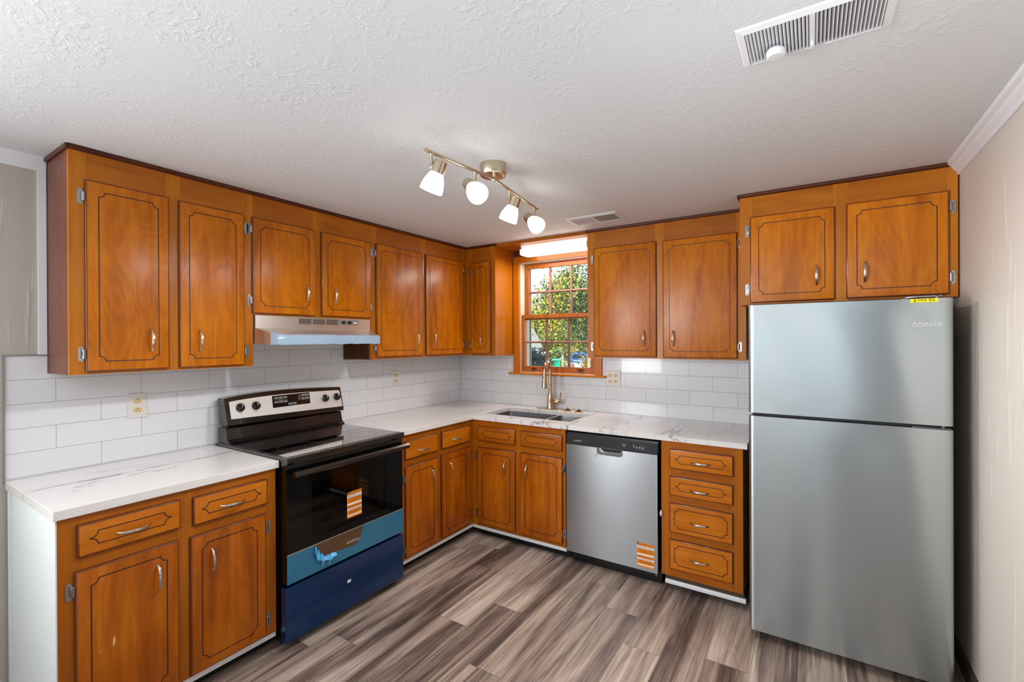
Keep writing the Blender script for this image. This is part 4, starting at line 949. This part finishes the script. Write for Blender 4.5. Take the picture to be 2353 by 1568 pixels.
# ------------------------------------------------------------------ faucet and deck caps
def faucet():
    t = thing('kitchen_faucet', 'champagne pull down faucet standing behind the sink', 'faucet', (.995, -.07, ZC))
    z = ZC+.0005
    b = MB(); b.prism([(.995+.128*math.cos(2*PI*i/40)*(1 if abs(math.cos(2*PI*i/40)) < .96 else 1), -.072+.026*max(-1, min(1, 1.5*math.sin(2*PI*i/40)))) for i in range(40)], z, z+.006, axis=2); b.build('deck_plate', BRONZE, t)
    b = MB(); b.lathe([(.029, 0), (.029, .004), (.0265, .012), (.0250, .06), (.0235, .09), (.0185, .118), (.0158, .130)], (.995, -.07, z+.006), seg=28)
    bd = b.build('faucet_body', BRONZE, t)
    b = MB(); d = Vector((.2, -.98, 0)); P = []; x0 = Vector((.995, -.07, 0)); R = .078; zc = 1.225
    for zz in (1.045, 1.10, 1.16, zc): P.append(tuple(x0+Vector((0, 0, zz))))
    for i in range(1, 19):
        a = PI*i/18*.985; P.append(tuple(x0+d*(R-R*math.cos(a))+Vector((0, 0, zc+R*math.sin(a)))))
    P.append(tuple(x0+d*(2*R+.001)+Vector((0, 0, 1.19)))); b.tube(P, .0140, 16); b.build('spout_neck', BRONZE, t)
    b = MB(); e = x0+d*(2*R+.001); b.lathe([(.0148, 0), (.0162, -.004), (.0180, -.03), (.0225, -.075), (.0232, -.09), (.0205, -.094), (.012, -.094)], tuple(e+Vector((0, 0, 1.192))), seg=24); b.box((e.x-.004, e.y-.0195, 1.145), (e.x+.004, e.y-.015, 1.17), bev=.001); b.build('spray_head', BRONZE, t)
    b = MB(); b.tube([(1.005, -.072, .978), (1.03, -.074, .981), (1.055, -.075, .980), (1.074, -.075, .975)], [.021, .024, .0235, .019], 18)
    b.tube([(1.070, -.075, .968), (1.084, -.076, .985), (1.090, -.077, 1.01), (1.092, -.078, 1.035), (1.0955, -.078, 1.052)], [.010, .009, .0065, .0055, .0075], 12); b.build('lever', BRONZE, t)
faucet()
for i, (x, y, lab) in enumerate(((1.160, -.084, 'round brass hole cap on the counter, nearer the faucet'), (1.258, -.09, 'round brass hole cap on the counter, farther right of the faucet'))):
    t = thing('hole_cap', lab, 'hole cap', (x, y, ZC), 'brass hole caps beside the faucet')
    b = MB(); z = ZC+.0003; b.lathe([(.030, 0), (.031, .002), (.028, .006), (.020, .008), (.018, .004)], (x, y, z), seg=28, caps=(True, True)); b.build('ring', BRASS, t)
    b = MB(); b.lathe([(.0165, .004), (.017, .010), (.013, .016), (.004, .017), (.0025, .019)], (x, y, z), seg=20); b.tube([(x, y, z+.018), (x+.001, y, z+.036)], .0018, 6); b.build('bolt', plain('dark_bolt', srgb(70, 58, 44), .35, .7), t)

# ------------------------------------------------------------------ outlets
def outlet(label, run, uc, zc, gangs, wd, h, n=.0062, flip=False):
    t = thing('wall_outlet', label, 'outlet', run(uc, n, zc-h/2), 'electrical outlets on the splashback')
    b = MB(run); b.box((uc-wd/2, n, zc-h/2), (uc+wd/2, n+.006, zc+h/2), 0, bev=.003, seg=2); pl = b.build('cover_plate', PLATE, t)
    for g in range(gangs):
        u = uc+(g-(gangs-1)/2)*.046
        for s in (.0225, -.0225):
            b = MB(run); P = []
            for i in range(24):
                a = 2*PI*i/24; P.append((u+.0165*math.cos(a), max(-.0125, min(.0125, .0165*math.sin(a)))+zc+s))
            V = [(p[0], n+.0055, p[1]) for p in P]+[(p[0], n+.0078, p[1]) for p in P]
            b.add(V, [list(range(24, 48))]+[[i, (i+1) % 24, 24+(i+1) % 24, 24+i] for i in range(24)])
            k = -1 if flip else 1
            b.box((u-.0072, n+.0078, zc+s-k*.004-.004), (u-.0052, n+.0080, zc+s-k*.004+.004), 1); b.box((u+.0052, n+.0078, zc+s-k*.004-.0035), (u+.0072, n+.0080, zc+s-k*.004+.0035), 1)
            b.lathe([(.0026, 0), (.0026, .0002)], (u, n+.0078, zc+s+k*.007), (0, 1, 0), seg=10, mi=1)
            b.build('receptacle', [IVORY, SLOT], t)
        b = MB(run); b.lathe([(.003, 0), (.0025, .001), (.0, .0012)], (u, n+.006, zc), (0, 1, 0), seg=10, caps=(True, False)); b.build('screw', PLATE, t)
outlet('single outlet on the tiles left of the stove', LEFT, -2.515, 1.168, 1, .079, .121)
outlet('single outlet on the tiles right of the stove', LEFT, -.831, 1.182, 1, .080, .117)
outlet('double outlet plate on the tiles right of the window', BACK, 1.509, 1.181, 2, .124, .122, flip=True)

# ------------------------------------------------------------------ ceiling track light
def track():
    t = thing('track_light', 'four head brass track light on the ceiling', 'ceiling light', (1.58, -1.70, CEILZ))
    b = MB(); b.lathe([(.0, .0005), (.060, .0005), (.061, .003), (.061, .046), (.058, .052), (.0, .052)], (1.581, -1.703, CEILZ), (0, 0, -1), seg=40, caps=(False, False))
    for a in (.6, 2.2, 4.0): b.lathe([(.004, 0), (.003, .004), (.0, .005)], (1.581+.045*math.cos(a), -1.703+.045*math.sin(a), CEILZ-.052), (0, 0, -1), seg=8, caps=(False, False))
    b.lathe([(.010, 0), (.010, .022)], (1.60, -1.722, CEILZ-.05), (0, 0, -1), seg=12)
    b.build('canopy', NICKEL, t)
    zb = 2.202
    for p, q in (((1.571, -2.136, zb), (1.6035, -1.737, zb)), ((1.601, -1.716, zb), (1.524, -1.198, zb))):
        b = MB(); b.tube([p, q], .0068, 12); b.build('bar', NICKEL, t)
    b = MB(); b.tube([(1.6035, -1.737, zb), (1.602, -1.727, zb+.003), (1.601, -1.716, zb)], .008, 12); b.build('swivel_joint', NICKEL, t)
    Rg, Z, Fh = RT, Vector((0, 0, 1)), Vector((FW.x, FW.y, 0)).normalized()
    d1 = (-Rg*.36-Z*.92+Fh*.12).normalized(); d2 = (Rg*.42-Z*.58-Fh*.62).normalized()
    for (x, y, off, d, m0) in ((1.574, -2.103, .030, d1, .0), (1.592, -1.853, -.024, d2, -.006), (1.578, -1.564, .026, d1, .0), (1.530, -1.246, -.026, d2, -.006)):
        s0 = Vector((x, y, zb)); s1 = s0-Z*.054
        b = MB(); b.tube([tuple(s0), tuple(s1)], .0072, 10); b.lathe([(.009, -.006), (.009, .006)], tuple(s1), tuple(Rg), seg=12); hd = b.build('stem', NICKEL, t)
        c = s1+Rg*off+Z*m0; o = c-d*.022
        b = MB(); b.lathe([(.0, 0), (.022, 0), (.0245, .003), (.0262, .030), (.0268, .050), (.024, .050)], tuple(o), tuple(d), seg=28, caps=(False, False)); b.build('lamp_socket', NICKEL, hd)
        b = MB(); b.lathe([(.0225, .048), (.0265, .052), (.033, .066), (.0395, .084), (.0435, .104), (.0445, .118), (.0440, .122)], tuple(o), tuple(d), seg=32, caps=(False, False), mi=0)
        b.lathe([(.0440, .122), (.0425, .120), (.041, .104), (.036, .082), (.028, .062), (.0, .058)], tuple(o), tuple(d), seg=32, caps=(False, False), mi=1)
        b.build('glass_shade', [SHADE, SHADE_IN], hd, recalc=False)
        lamp('bulb_light', 'SPOT', tuple(o+d*.124), 20 if off > 0 else 38, (.97, .97, 1), aim=tuple(o+d), spot_size=2.5 if off > 0 else 1.95, spot_blend=.85, shadow_soft_size=.04)
track()

# ------------------------------------------------------------------ valance and under-valance tube light
b = MB(); b.box((.5985, -U2+.002, 2.252), (1.4165, -.001, CEILZ-.001)); tag(b.build('valance_board', W_FH), 'wooden valance board at the ceiling above the window', 'valance board')
def tube_light():
    t = thing('tube_light', 'lit fluorescent fixture under the valance above the window', 'light fixture', (1.09, -.16, 2.252))
    b = MB(); b.prism([(-.205, 2.2515), (-.195, 2.222), (-.115, 2.222), (-.105, 2.2515)], .80, 1.388, axis=0); b.build('housing', WHITEG, t)
    b = MB(); b.prism([(-.212, 2.218), (-.222, 2.208), (-.218, 2.176), (-.205, 2.170), (-.105, 2.170), (-.092, 2.176), (-.09, 2.208), (-.098, 2.218)], .808, 1.384, axis=0); b.build('diffuser', TUBE, t)
    lamp('tube_glow', 'AREA', (1.096, -.156, 2.168), 7.5, (1, .96, .9), aim=(1.096, -.30, 1), shape='RECTANGLE', size=.55, size_y=.10)
    for x in (.799, 1.3845):
        b = MB(); b.box((x, -.222, 2.172), (x+.008, -.09, 2.2195), bev=.002); b.build('end_cap', LINER, t)
tube_light()

# ------------------------------------------------------------------ ceiling vents
def vent(label, x0, x1, y0, y1, fr, nsl, parts_knob=False, bevel=.012):
    t = thing('ceiling_vent', label, 'vent', ((x0+x1)/2, (y0+y1)/2, CEILZ), 'ceiling vents')
    z = CEILZ; a0, a1, b0, b1 = x0+fr, x1-fr, y0+fr, y1-fr*.6; xm = (a0+a1)/2
    b = MB()
    def frame(P, Q, za, zb):
        b.add([(P[0], P[2], za), (P[1], P[2], za), (P[1], P[3], za), (P[0], P[3], za), (Q[0], Q[2], zb), (Q[1], Q[2], zb), (Q[1], Q[3], zb), (Q[0], Q[3], zb)], [[i, (i+1) % 4, 4+(i+1) % 4, 4+i] for i in range(4)])
    frame((x0, x1, y0, y1), (x0+.004, x1-.004, y0+.004, y1-.004), z-.0005, z-.005)
    frame((x0+.004, x1-.004, y0+.004, y1-.004), (a0, a1, b0, b1), z-.005, z-.010)
    frame((a0, a1, b0, b1), (a0, a1, b0, b1), z-.010, z-.0006)
    b.box((xm-.006, b0, z-.0095), (xm+.006, b1, z-.004))
    b.build('vent_frame', WHITEG, t)
    b = MB(); b.add([(a0, b0, z-.0008), (a1, b0, z-.0008), (a1, b1, z-.0008), (a0, b1, z-.0008)], [[0, 1, 2, 3]]); b.build('duct', plain('duct_dark', srgb(24, 24, 25), .8), t)
    for s, (p, q, sg) in enumerate(((a0, xm-.006, 1), (xm+.006, a1, -1))):
        b = MB(); n = nsl
        for i in range(n):
            c = p+(q-p)*(i+.5)/n; hw = (q-p)/n*.30
            b.prism([(c-hw*.5-.0006+sg*.002, z-.0015), (c-hw*.5+.0006+sg*.002, z-.0015), (c+hw*.8, z-.0088), (c-hw*.3, z-.0094), (c-hw*.8, z-.0086)] if False else [(c-sg*hw, z-.0090), (c-sg*hw+sg*.0016, z-.0096), (c+sg*hw+sg*.0012, z-.0022), (c+sg*hw-sg*.0012, z-.0016)], b0, b1, axis=1)
        b.build('louver_bank', WHITEG, t)
    return t
def vent_prism_note(): pass
big = vent('large white ceiling vent with a round white knob, nearest the camera', 2.630, 2.968, -2.110, -1.922, .020, 17)
b = MB(); b.lathe([(.0, .0), (.012, .001), (.020, .004), (.0235, .010), (.0225, .020), (.019, .025), (.0, .026)], (2.716, -1.985, CEILZ-.0098), (0, 0, -1), seg=28, caps=(False, False)); b.build('knob', WHITE, big)
b = MB(); b.box((2.7955, -1.966, CEILZ-.020), (2.8025, -1.946, CEILZ-.0095), bev=.002); b.build('damper_lever', WHITE, big)
vent('small white ceiling vent in front of the right wall cabinet', 1.425, 1.776, -.664, -.474, .022, 16)

# ------------------------------------------------------------------ kitchen window
def window():
    w = bpy.data.objects.new('window_1', None); COL.objects.link(w); place(w, (1.0135, 0, 1.2)); struct(w, 'wooden double hung window over the sink')
    b = MB()
    b.box((.606, -.020, 1.2005), (WX0+.002, -.0005, 2.146), bev=.002); b.box((WX1-.002, -.020, 1.2005), (1.4215, -.0005, 2.146), bev=.002)
    struct(b.build('window_casing', W_WIN, w))
    b = MB(); b.box((.606, -.022, 2.146), (1.4185, -.0005, 2.2), bev=.002); struct(b.build('head_casing', plain('head_board_wood', srgb(196, 112, 16), .25, coat=.4), w))
    b = MB(); b.box((.606, -.012, 2.2), (1.4185, -.0005, 2.2515)); struct(b.build('upper_board', W_TRIM, w))
    b = MB(); b.prism([(.0, 1.1845), (-.046, 1.1845), (-.053, 1.188), (-.055, 1.194), (-.051, 1.2), (.0, 1.2)], .573, 1.455, axis=0); struct(b.build('window_stool', W_WIN, w))
    b = MB()
    for x0, x1 in ((WX0, WX0+.008), (WX1-.008, WX1)): b.box((x0, 0, 1.2), (x1, .15, 2.146))
    b.box((WX0, 0, 2.14), (WX1, .15, 2.146)); b.box((WX0, 0, 1.2), (WX1, .155, 1.206)); struct(b.build('jamb', LINER, w))
    b = MB()
    for x in (WX0+.008, WX1-.016): b.box((x, .040, 1.69), (x+.008, .05, 2.14))
    for x in (WX0+.008, WX1-.012): b.box((x, .012, 1.69), (x+.004, .02, 2.14))
    struct(b.build('parting_strip', LINER, w))
    def sash(name, x0, x1, z0, z1, gx0, gx1, gz0, gz1, y0, y1, mx, mz):
        b = MB(); b.box((x0, y0, z0), (gx0, y1, z1), bev=.002); b.box((gx1, y0, z0), (x1, y1, z1), bev=.002); b.box((gx0, y0, z0), (gx1, y1, gz0), bev=.001); b.box((gx0, y0, gz1), (gx1, y1, z1), bev=.001)
        for x in mx: b.prism([(x-.0085, y1-.004), (x-.0085, y0+.014), (x-.003, y0+.003), (x+.003, y0+.003), (x+.0085, y0+.014), (x+.0085, y1-.004)], gz0, gz1, axis=2, mi=1)
        for z in mz: b.prism([(y1-.004, z-.0085), (y0+.014, z-.0085), (y0+.003, z-.003), (y0+.003, z+.003), (y0+.014, z+.0085), (y1-.004, z+.0085)], gx0, gx1, axis=0, mi=1)
        sobj = struct(b.build(name, [W_SASH, W_MUNT], w))
        b = MB(); ym = (y0+y1)/2+.004; b.box((gx0, ym, gz0), (gx1, ym+.003, gz1)); struct(b.build('glass', PANE, sobj))
        return sobj
    sash('upper_sash', .676, 1.351, 1.655, 2.139, .722, 1.306, 1.69, 2.098, .050, .085, (.9235, 1.1235), (1.892,))
    lo = sash('lower_sash', .6725, 1.3545, 1.2065, 1.697, .706, 1.319, 1.256, 1.666, .008, .043, (.9115, 1.1165), (1.4615,))
    for x in (.80, 1.235):
        b = MB(); b.box((x-.022, .002, 1.222), (x+.022, .008, 1.236), bev=.001); b.tube([(x-.02, .0, 1.236), (x, -.004, 1.241), (x+.02, .0, 1.236)], .004, 8); struct(b.build('sash_lift', plain('aged_bronze', srgb(96, 64, 46), .4, .6), lo))
    b = MB(); b.box((1.00, .012, 1.697), (1.05, .04, 1.702)); b.lathe([(.012, 0), (.010, .010), (.006, .014)], (1.025, .026, 1.702), seg=14); b.tube([(1.0, .02, 1.713), (1.05, .022, 1.713)], .004, 8); struct(b.build('sash_lock', plain('lock_bronze', srgb(120, 78, 60), .4, .6), lo))
    b = MB()
    for x0, x1, y in ((.700, .712, .100), (1.318, 1.33, .1)): b.box((x0, y, 1.206), (x1, y+.012, 2.14))
    b.box((.712, .1, 1.206), (1.318, .112, 1.222)); b.box((.712, .1, 2.12), (1.318, .112, 2.14)); b.box((.712, .1, 1.665), (1.318, .112, 1.685))
    struct(b.build('storm_frame', plain('storm_frame_grey', srgb(150, 158, 170), .4), w))
window()

# ------------------------------------------------------------------ outside
FH = Vector((FW.x, FW.y, 0)).normalized(); RH = Vector((RT.x, RT.y, 0)).normalized(); C0 = Vector((CAM.x, CAM.y, 0))
GZ = -1.35
def at(px, d): return C0+FH*d+RH*((px-IMW/2)/FPX*d)
def zat(py, d): return CAM.z-(py-IMH/2)/FPX*d
b = MB(); b.add([(-60, .4, GZ), (60, .4, GZ), (60, 110, GZ), (-60, 110, GZ)], [[0, 1, 2, 3]]); o = b.build('ground', plain('dry_grass', srgb(132, 128, 84), .9, nscale=3)); tag(o, 'dry grass yard outside the window', kind='structure')
LEAF = {k: plain('leaf_'+k, srgb(*c), .6) for k, c in dict(deep=(48, 72, 54), blue=(62, 92, 90), mid=(100, 120, 68), lime=(148, 158, 70), yellow=(200, 188, 78), gold=(214, 170, 50), rust=(170, 108, 64), pale=(170, 168, 120)).items()}
BARK = plain('bark', srgb(150, 140, 126), .9)
def tree(name, label, px, d, base, top, rad, kinds, n, leaf, seed, cat='tree', wide=1, group='trees outside the window', trunk=True, low=.15):
    rng = np.random.default_rng(seed); p = at(px, d); H = top-base
    t = thing(name, label, cat if name != 'shrub' else 'shrub', (p.x, p.y, base), group)
    nc = 46*wide; cl = rng.normal(size=(nc, 3)); cl /= np.linalg.norm(cl, axis=1)[:, None]; cl *= rng.random((nc, 1))**.4
    cl = cl*np.array([rad*wide, rad, H*(1-low)/2*.95])+np.array([p.x, p.y, base+H*(low+(1-low)/2)])
    ci = rng.integers(0, nc, n); c = cl[ci]+rng.normal(size=(n, 3))*np.array([rad, rad, H/2])*.16
    a = rng.normal(size=(n, 3)); a /= np.linalg.norm(a, axis=1)[:, None]; q = rng.normal(size=(n, 3)); bv = np.cross(a, q); bv /= np.linalg.norm(bv, axis=1)[:, None]
    s = leaf*(.6+.8*rng.random((n, 1))); V = np.stack([c-a*s, c+bv*s*.55, c+a*s, c-bv*s*.55], 1).reshape(-1, 3)-np.array([p.x, p.y, base])
    me = bpy.data.meshes.new('foliage'); me.vertices.add(4*n); me.vertices.foreach_set('co', V.ravel()); me.loops.add(4*n); me.loops.foreach_set('vertex_index', np.arange(4*n)); me.polygons.add(n); me.polygons.foreach_set('loop_start', np.arange(0, 4*n, 4)); me.polygons.foreach_set('loop_total', np.full(n, 4))
    for k in kinds: me.materials.append(LEAF[k])
    wts = np.array([kinds[k] for k in kinds], float); wts /= wts.sum()
    tone = rng.choice(len(kinds), size=nc, p=wts); mi = np.where(rng.random(n) < .55, tone[ci], rng.choice(len(kinds), size=n, p=wts)); me.polygons.foreach_set('material_index', mi.astype(np.int32)); me.update()
    o = bpy.data.objects.new('foliage', me); COL.objects.link(o); place(o, (p.x, p.y, base), t)
    if trunk:
        b = MB(); rnd = random.Random(seed); r = .008*H+.02
        b.tube([(p.x, p.y, base-.05), (p.x+.1*r, p.y, base+H*.3), (p.x+rnd.uniform(-1, 1)*.2, p.y, base+H*.75)], [r*1.2, r, r*.4], 8)
        for i in range(7):
            h = base+H*(.25+.08*i); a = rnd.uniform(0, 6.28); b.tube([(p.x, p.y, h), (p.x+rad*.4*math.cos(a), p.y+rad*.4*math.sin(a), h+rad*.35), (p.x+rad*.8*math.cos(a), p.y+rad*.8*math.sin(a), h+rad*.6)], [r*.45, r*.3, r*.12], 6)
        b.build('trunk', BARK, t)
    return t
tree('broadleaf_tree', 'tall yellow flecked tree filling the middle of the window', 1292, 30, GZ, 5.9, 2.3, dict(mid=3, lime=3, gold=1.3, deep=1.6, yellow=1), 11000, .085, 1, low=.36)
tree('broadleaf_tree', 'dense green tree at the right panes of the window', 1352, 23, GZ, 5.3, 1.45, dict(mid=3, deep=2.2, lime=1.6), 9000, .075, 2, low=.36)
tree('broadleaf_tree', 'yellow green tree in the lower middle panes', 1310, 54, GZ, 3.6, 3.2, dict(lime=3, yellow=2, mid=2, pale=1), 9000, .16, 3, low=.3)
tree('broadleaf_tree', 'bare branched pale tree right of the white gable', 1258, 62, GZ, 3.4, 3.0, dict(pale=3, mid=1.5, lime=1, deep=1), 4500, .16, 4, low=.2)
tree('broadleaf_tree', 'bushy tree at the left panes above the gable', 1222, 70, GZ, 7.2, 3.6, dict(mid=2.4, deep=2, lime=1.6, yellow=.6), 8000, .2, 5)
wd = tree('distant_woods', 'dark woods far behind the yard trees', 1290, 95, GZ, 6.2, 11.0, dict(deep=2, blue=2, mid=2), 26000, .5, 6, low=.02, cat='woods', wide=5, trunk=False, group=None); wd['kind'] = 'stuff'
tree('shrub', 'dark blue green evergreen bush in the lower left pane', 1232, 33, GZ, .95, 1.0, dict(blue=4, deep=3), 5000, .10, 7, group='bushes outside the window', trunk=False, low=0)
tree('shrub', 'olive bush behind the green bin', 1290, 43, GZ, .9, 1.6, dict(mid=2, lime=2, pale=1.4, deep=1), 4500, .12, 8, group='bushes outside the window', trunk=False, low=0)
tree('shrub', 'rust and gold bush in front of the blue pickup', 1356, 31, GZ, .42, .55, dict(gold=2, rust=2, lime=2, mid=1), 2200, .075, 9, group='bushes outside the window', trunk=False, low=0)
tree('shrub', 'reddish bush above the blue pickup', 1338, 48, GZ, 1.1, 1.3, dict(rust=2.2, deep=2, mid=1.4, gold=.8), 3000, .11, 10, group='bushes outside the window', trunk=False, low=0)
def house():
    d = 41; c = at(1214, d); t = thing('house', 'small pale gabled house beyond the window', 'house', (c.x, c.y, GZ))
    ang = math.atan2(RH.y, RH.x)+.42; ex = Vector((math.cos(ang), math.sin(ang), 0)); ey = Vector((-math.sin(ang), math.cos(ang), 0))
    f = lambda x, y, z: tuple(c+ex*x+ey*y+Vector((0, 0, z)))
    zr, ze = zat(759, d), zat(798, d); L, Wd = 7.0, 3.0; x1 = 1.05
    sid = plain('pale_siding', srgb(150, 168, 190), .6); rf = plain('grey_shingle', srgb(112, 114, 112), .8, nscale=40)
    b = MB(f); b.add([(x1-L, 0, GZ), (x1, 0, GZ), (x1, Wd, GZ), (x1-L, Wd, GZ), (x1-L, 0, ze), (x1, 0, ze), (x1, Wd, ze), (x1-L, Wd, ze), (x1-L, Wd/2, zr), (x1, Wd/2, zr)],
        [[0, 1, 5, 4], [1, 2, 6, 9, 5], [2, 3, 7, 6], [3, 0, 4, 8, 7]]); b.build('walls', sid, t)
    for s in (0, 1):
        b = MB(f); e = -.28 if s == 0 else Wd+.28; h = ze-.17; o = .14
        V = [(x1-L-.2, e, h), (x1+.22, e, h), (x1+.22, Wd/2, zr+.04), (x1-L-.2, Wd/2, zr+.04)]
        b.add(V+[(p[0], p[1], p[2]+.09) for p in V], [[0, 1, 2, 3], [4, 5, 6, 7], [0, 1, 5, 4], [1, 2, 6, 5], [2, 3, 7, 6], [3, 0, 4, 7]]); b.build('roof_slope', rf, t)
    b = MB(f); b.box((x1-L, -1.3, ze-.62), (x1+.1, .02, ze-.52)); b.build('porch_roof', WHITE, t)
    b = MB(f); b.box((x1-1.2, -.02, GZ+.9), (x1-.5, .0, ze-.75)); b.build('house_window', plain('dark_house_glass', srgb(60, 66, 74), .2), t)
house()
def bin_():
    d = 37.5; c = at(1277.5, d); zt = zat(827.5, d); t = thing('trash_bin', 'teal green wheeled bin outside the window', 'trash bin', (c.x, c.y, GZ))
    m = plain('teal_plastic', srgb(16, 150, 120), .45); f = lambda x, y, z: tuple(c+RH*x+FH*y+Vector((0, 0, z)))
    b = MB(f); b.add([(-.24, -.26, GZ+.04), (.24, -.26, GZ+.04), (.24, .26, GZ+.04), (-.24, .26, GZ+.04), (-.29, -.32, zt-.12), (.29, -.32, zt-.12), (.29, .32, zt-.12), (-.29, .32, zt-.12)], [[0, 1, 2, 3], [0, 1, 5, 4], [1, 2, 6, 5], [2, 3, 7, 6], [3, 0, 4, 7], [4, 5, 6, 7]]); b.build('bin_body', m, t)
    b = MB(f); b.prism([(-.36, zt-.12), (.36, zt-.12), (.36, zt-.05), (.1, zt), (-.3, zt-.03)], -.32, .32, axis=0); b.build('bin_lid', m, t)
    for x in (-.26, .26):
        b = MB(f); b.lathe([(.12, -.03), (.12, .03)], (x, .26, GZ+.12), (1, 0, 0), seg=16); b.build('wheel', BLACKM, t)
bin_()
def pickup():
    d = 37; c = at(1331, d); t = thing('pickup_truck', 'blue and white pickup parked outside the window', 'truck', (c.x, c.y, GZ))
    f0 = lambda x, y, z: tuple(c+RH*x+FH*y+Vector((0, 0, z)))
    zt = zat(814.5, d); zs = zat(829, d); zm = zat(834.5, d)
    blue = plain('truck_blue', srgb(40, 86, 170), .25, coat=.6); wh = plain('truck_white', srgb(228, 226, 220), .35); gl = plain('truck_glass', srgb(24, 34, 38), .1)
    b = MB(f0); b.prism([(-.72, zs), (.72, zs), (.60, zt-.03), (.5, zt), (-.5, zt), (-.60, zt-.03)], 0, 1.6, axis=1); b.box((-.8, -1.9, zm), (.8, 3.0, zs), 0, bev=.06); b.build('cab', blue, t)
    b = MB(f0); b.prism([(-.58, zs+.06), (.58, zs+.06), (.50, zt-.12), (-.50, zt-.12)], -.012, .0, axis=1); b.build('rear_window', gl, t)
    b = MB(f0); b.box((-.8, -1.92, GZ+.45), (.8, 3.0, zm), 0, bev=.05); b.box((-.3, -1.95, GZ+.62), (.3, -1.91, GZ+.75), 0); b.build('tailgate', wh, t)
    b = MB(f0); b.box((-.82, -2.05, GZ+.36), (.82, -1.9, GZ+.5), bev=.02); b.build('bumper', CHROME, t)
    for x in (-.74, .74):
        b = MB(f0); b.box((x-.06, -1.94, zm-.32), (x+.06, -1.9, zm-.06)); b.build('tail_light', plain('tail_red', srgb(180, 30, 30), .3), t)
        for y in (-1.0, 2.2):
            b = MB(f0); b.lathe([(.2, -.11), (.34, -.11), (.34, .11), (.2, .11)], (x, y, GZ+.34), (1, 0, 0), seg=20); b.build('wheel', BLACKM, t)
pickup()
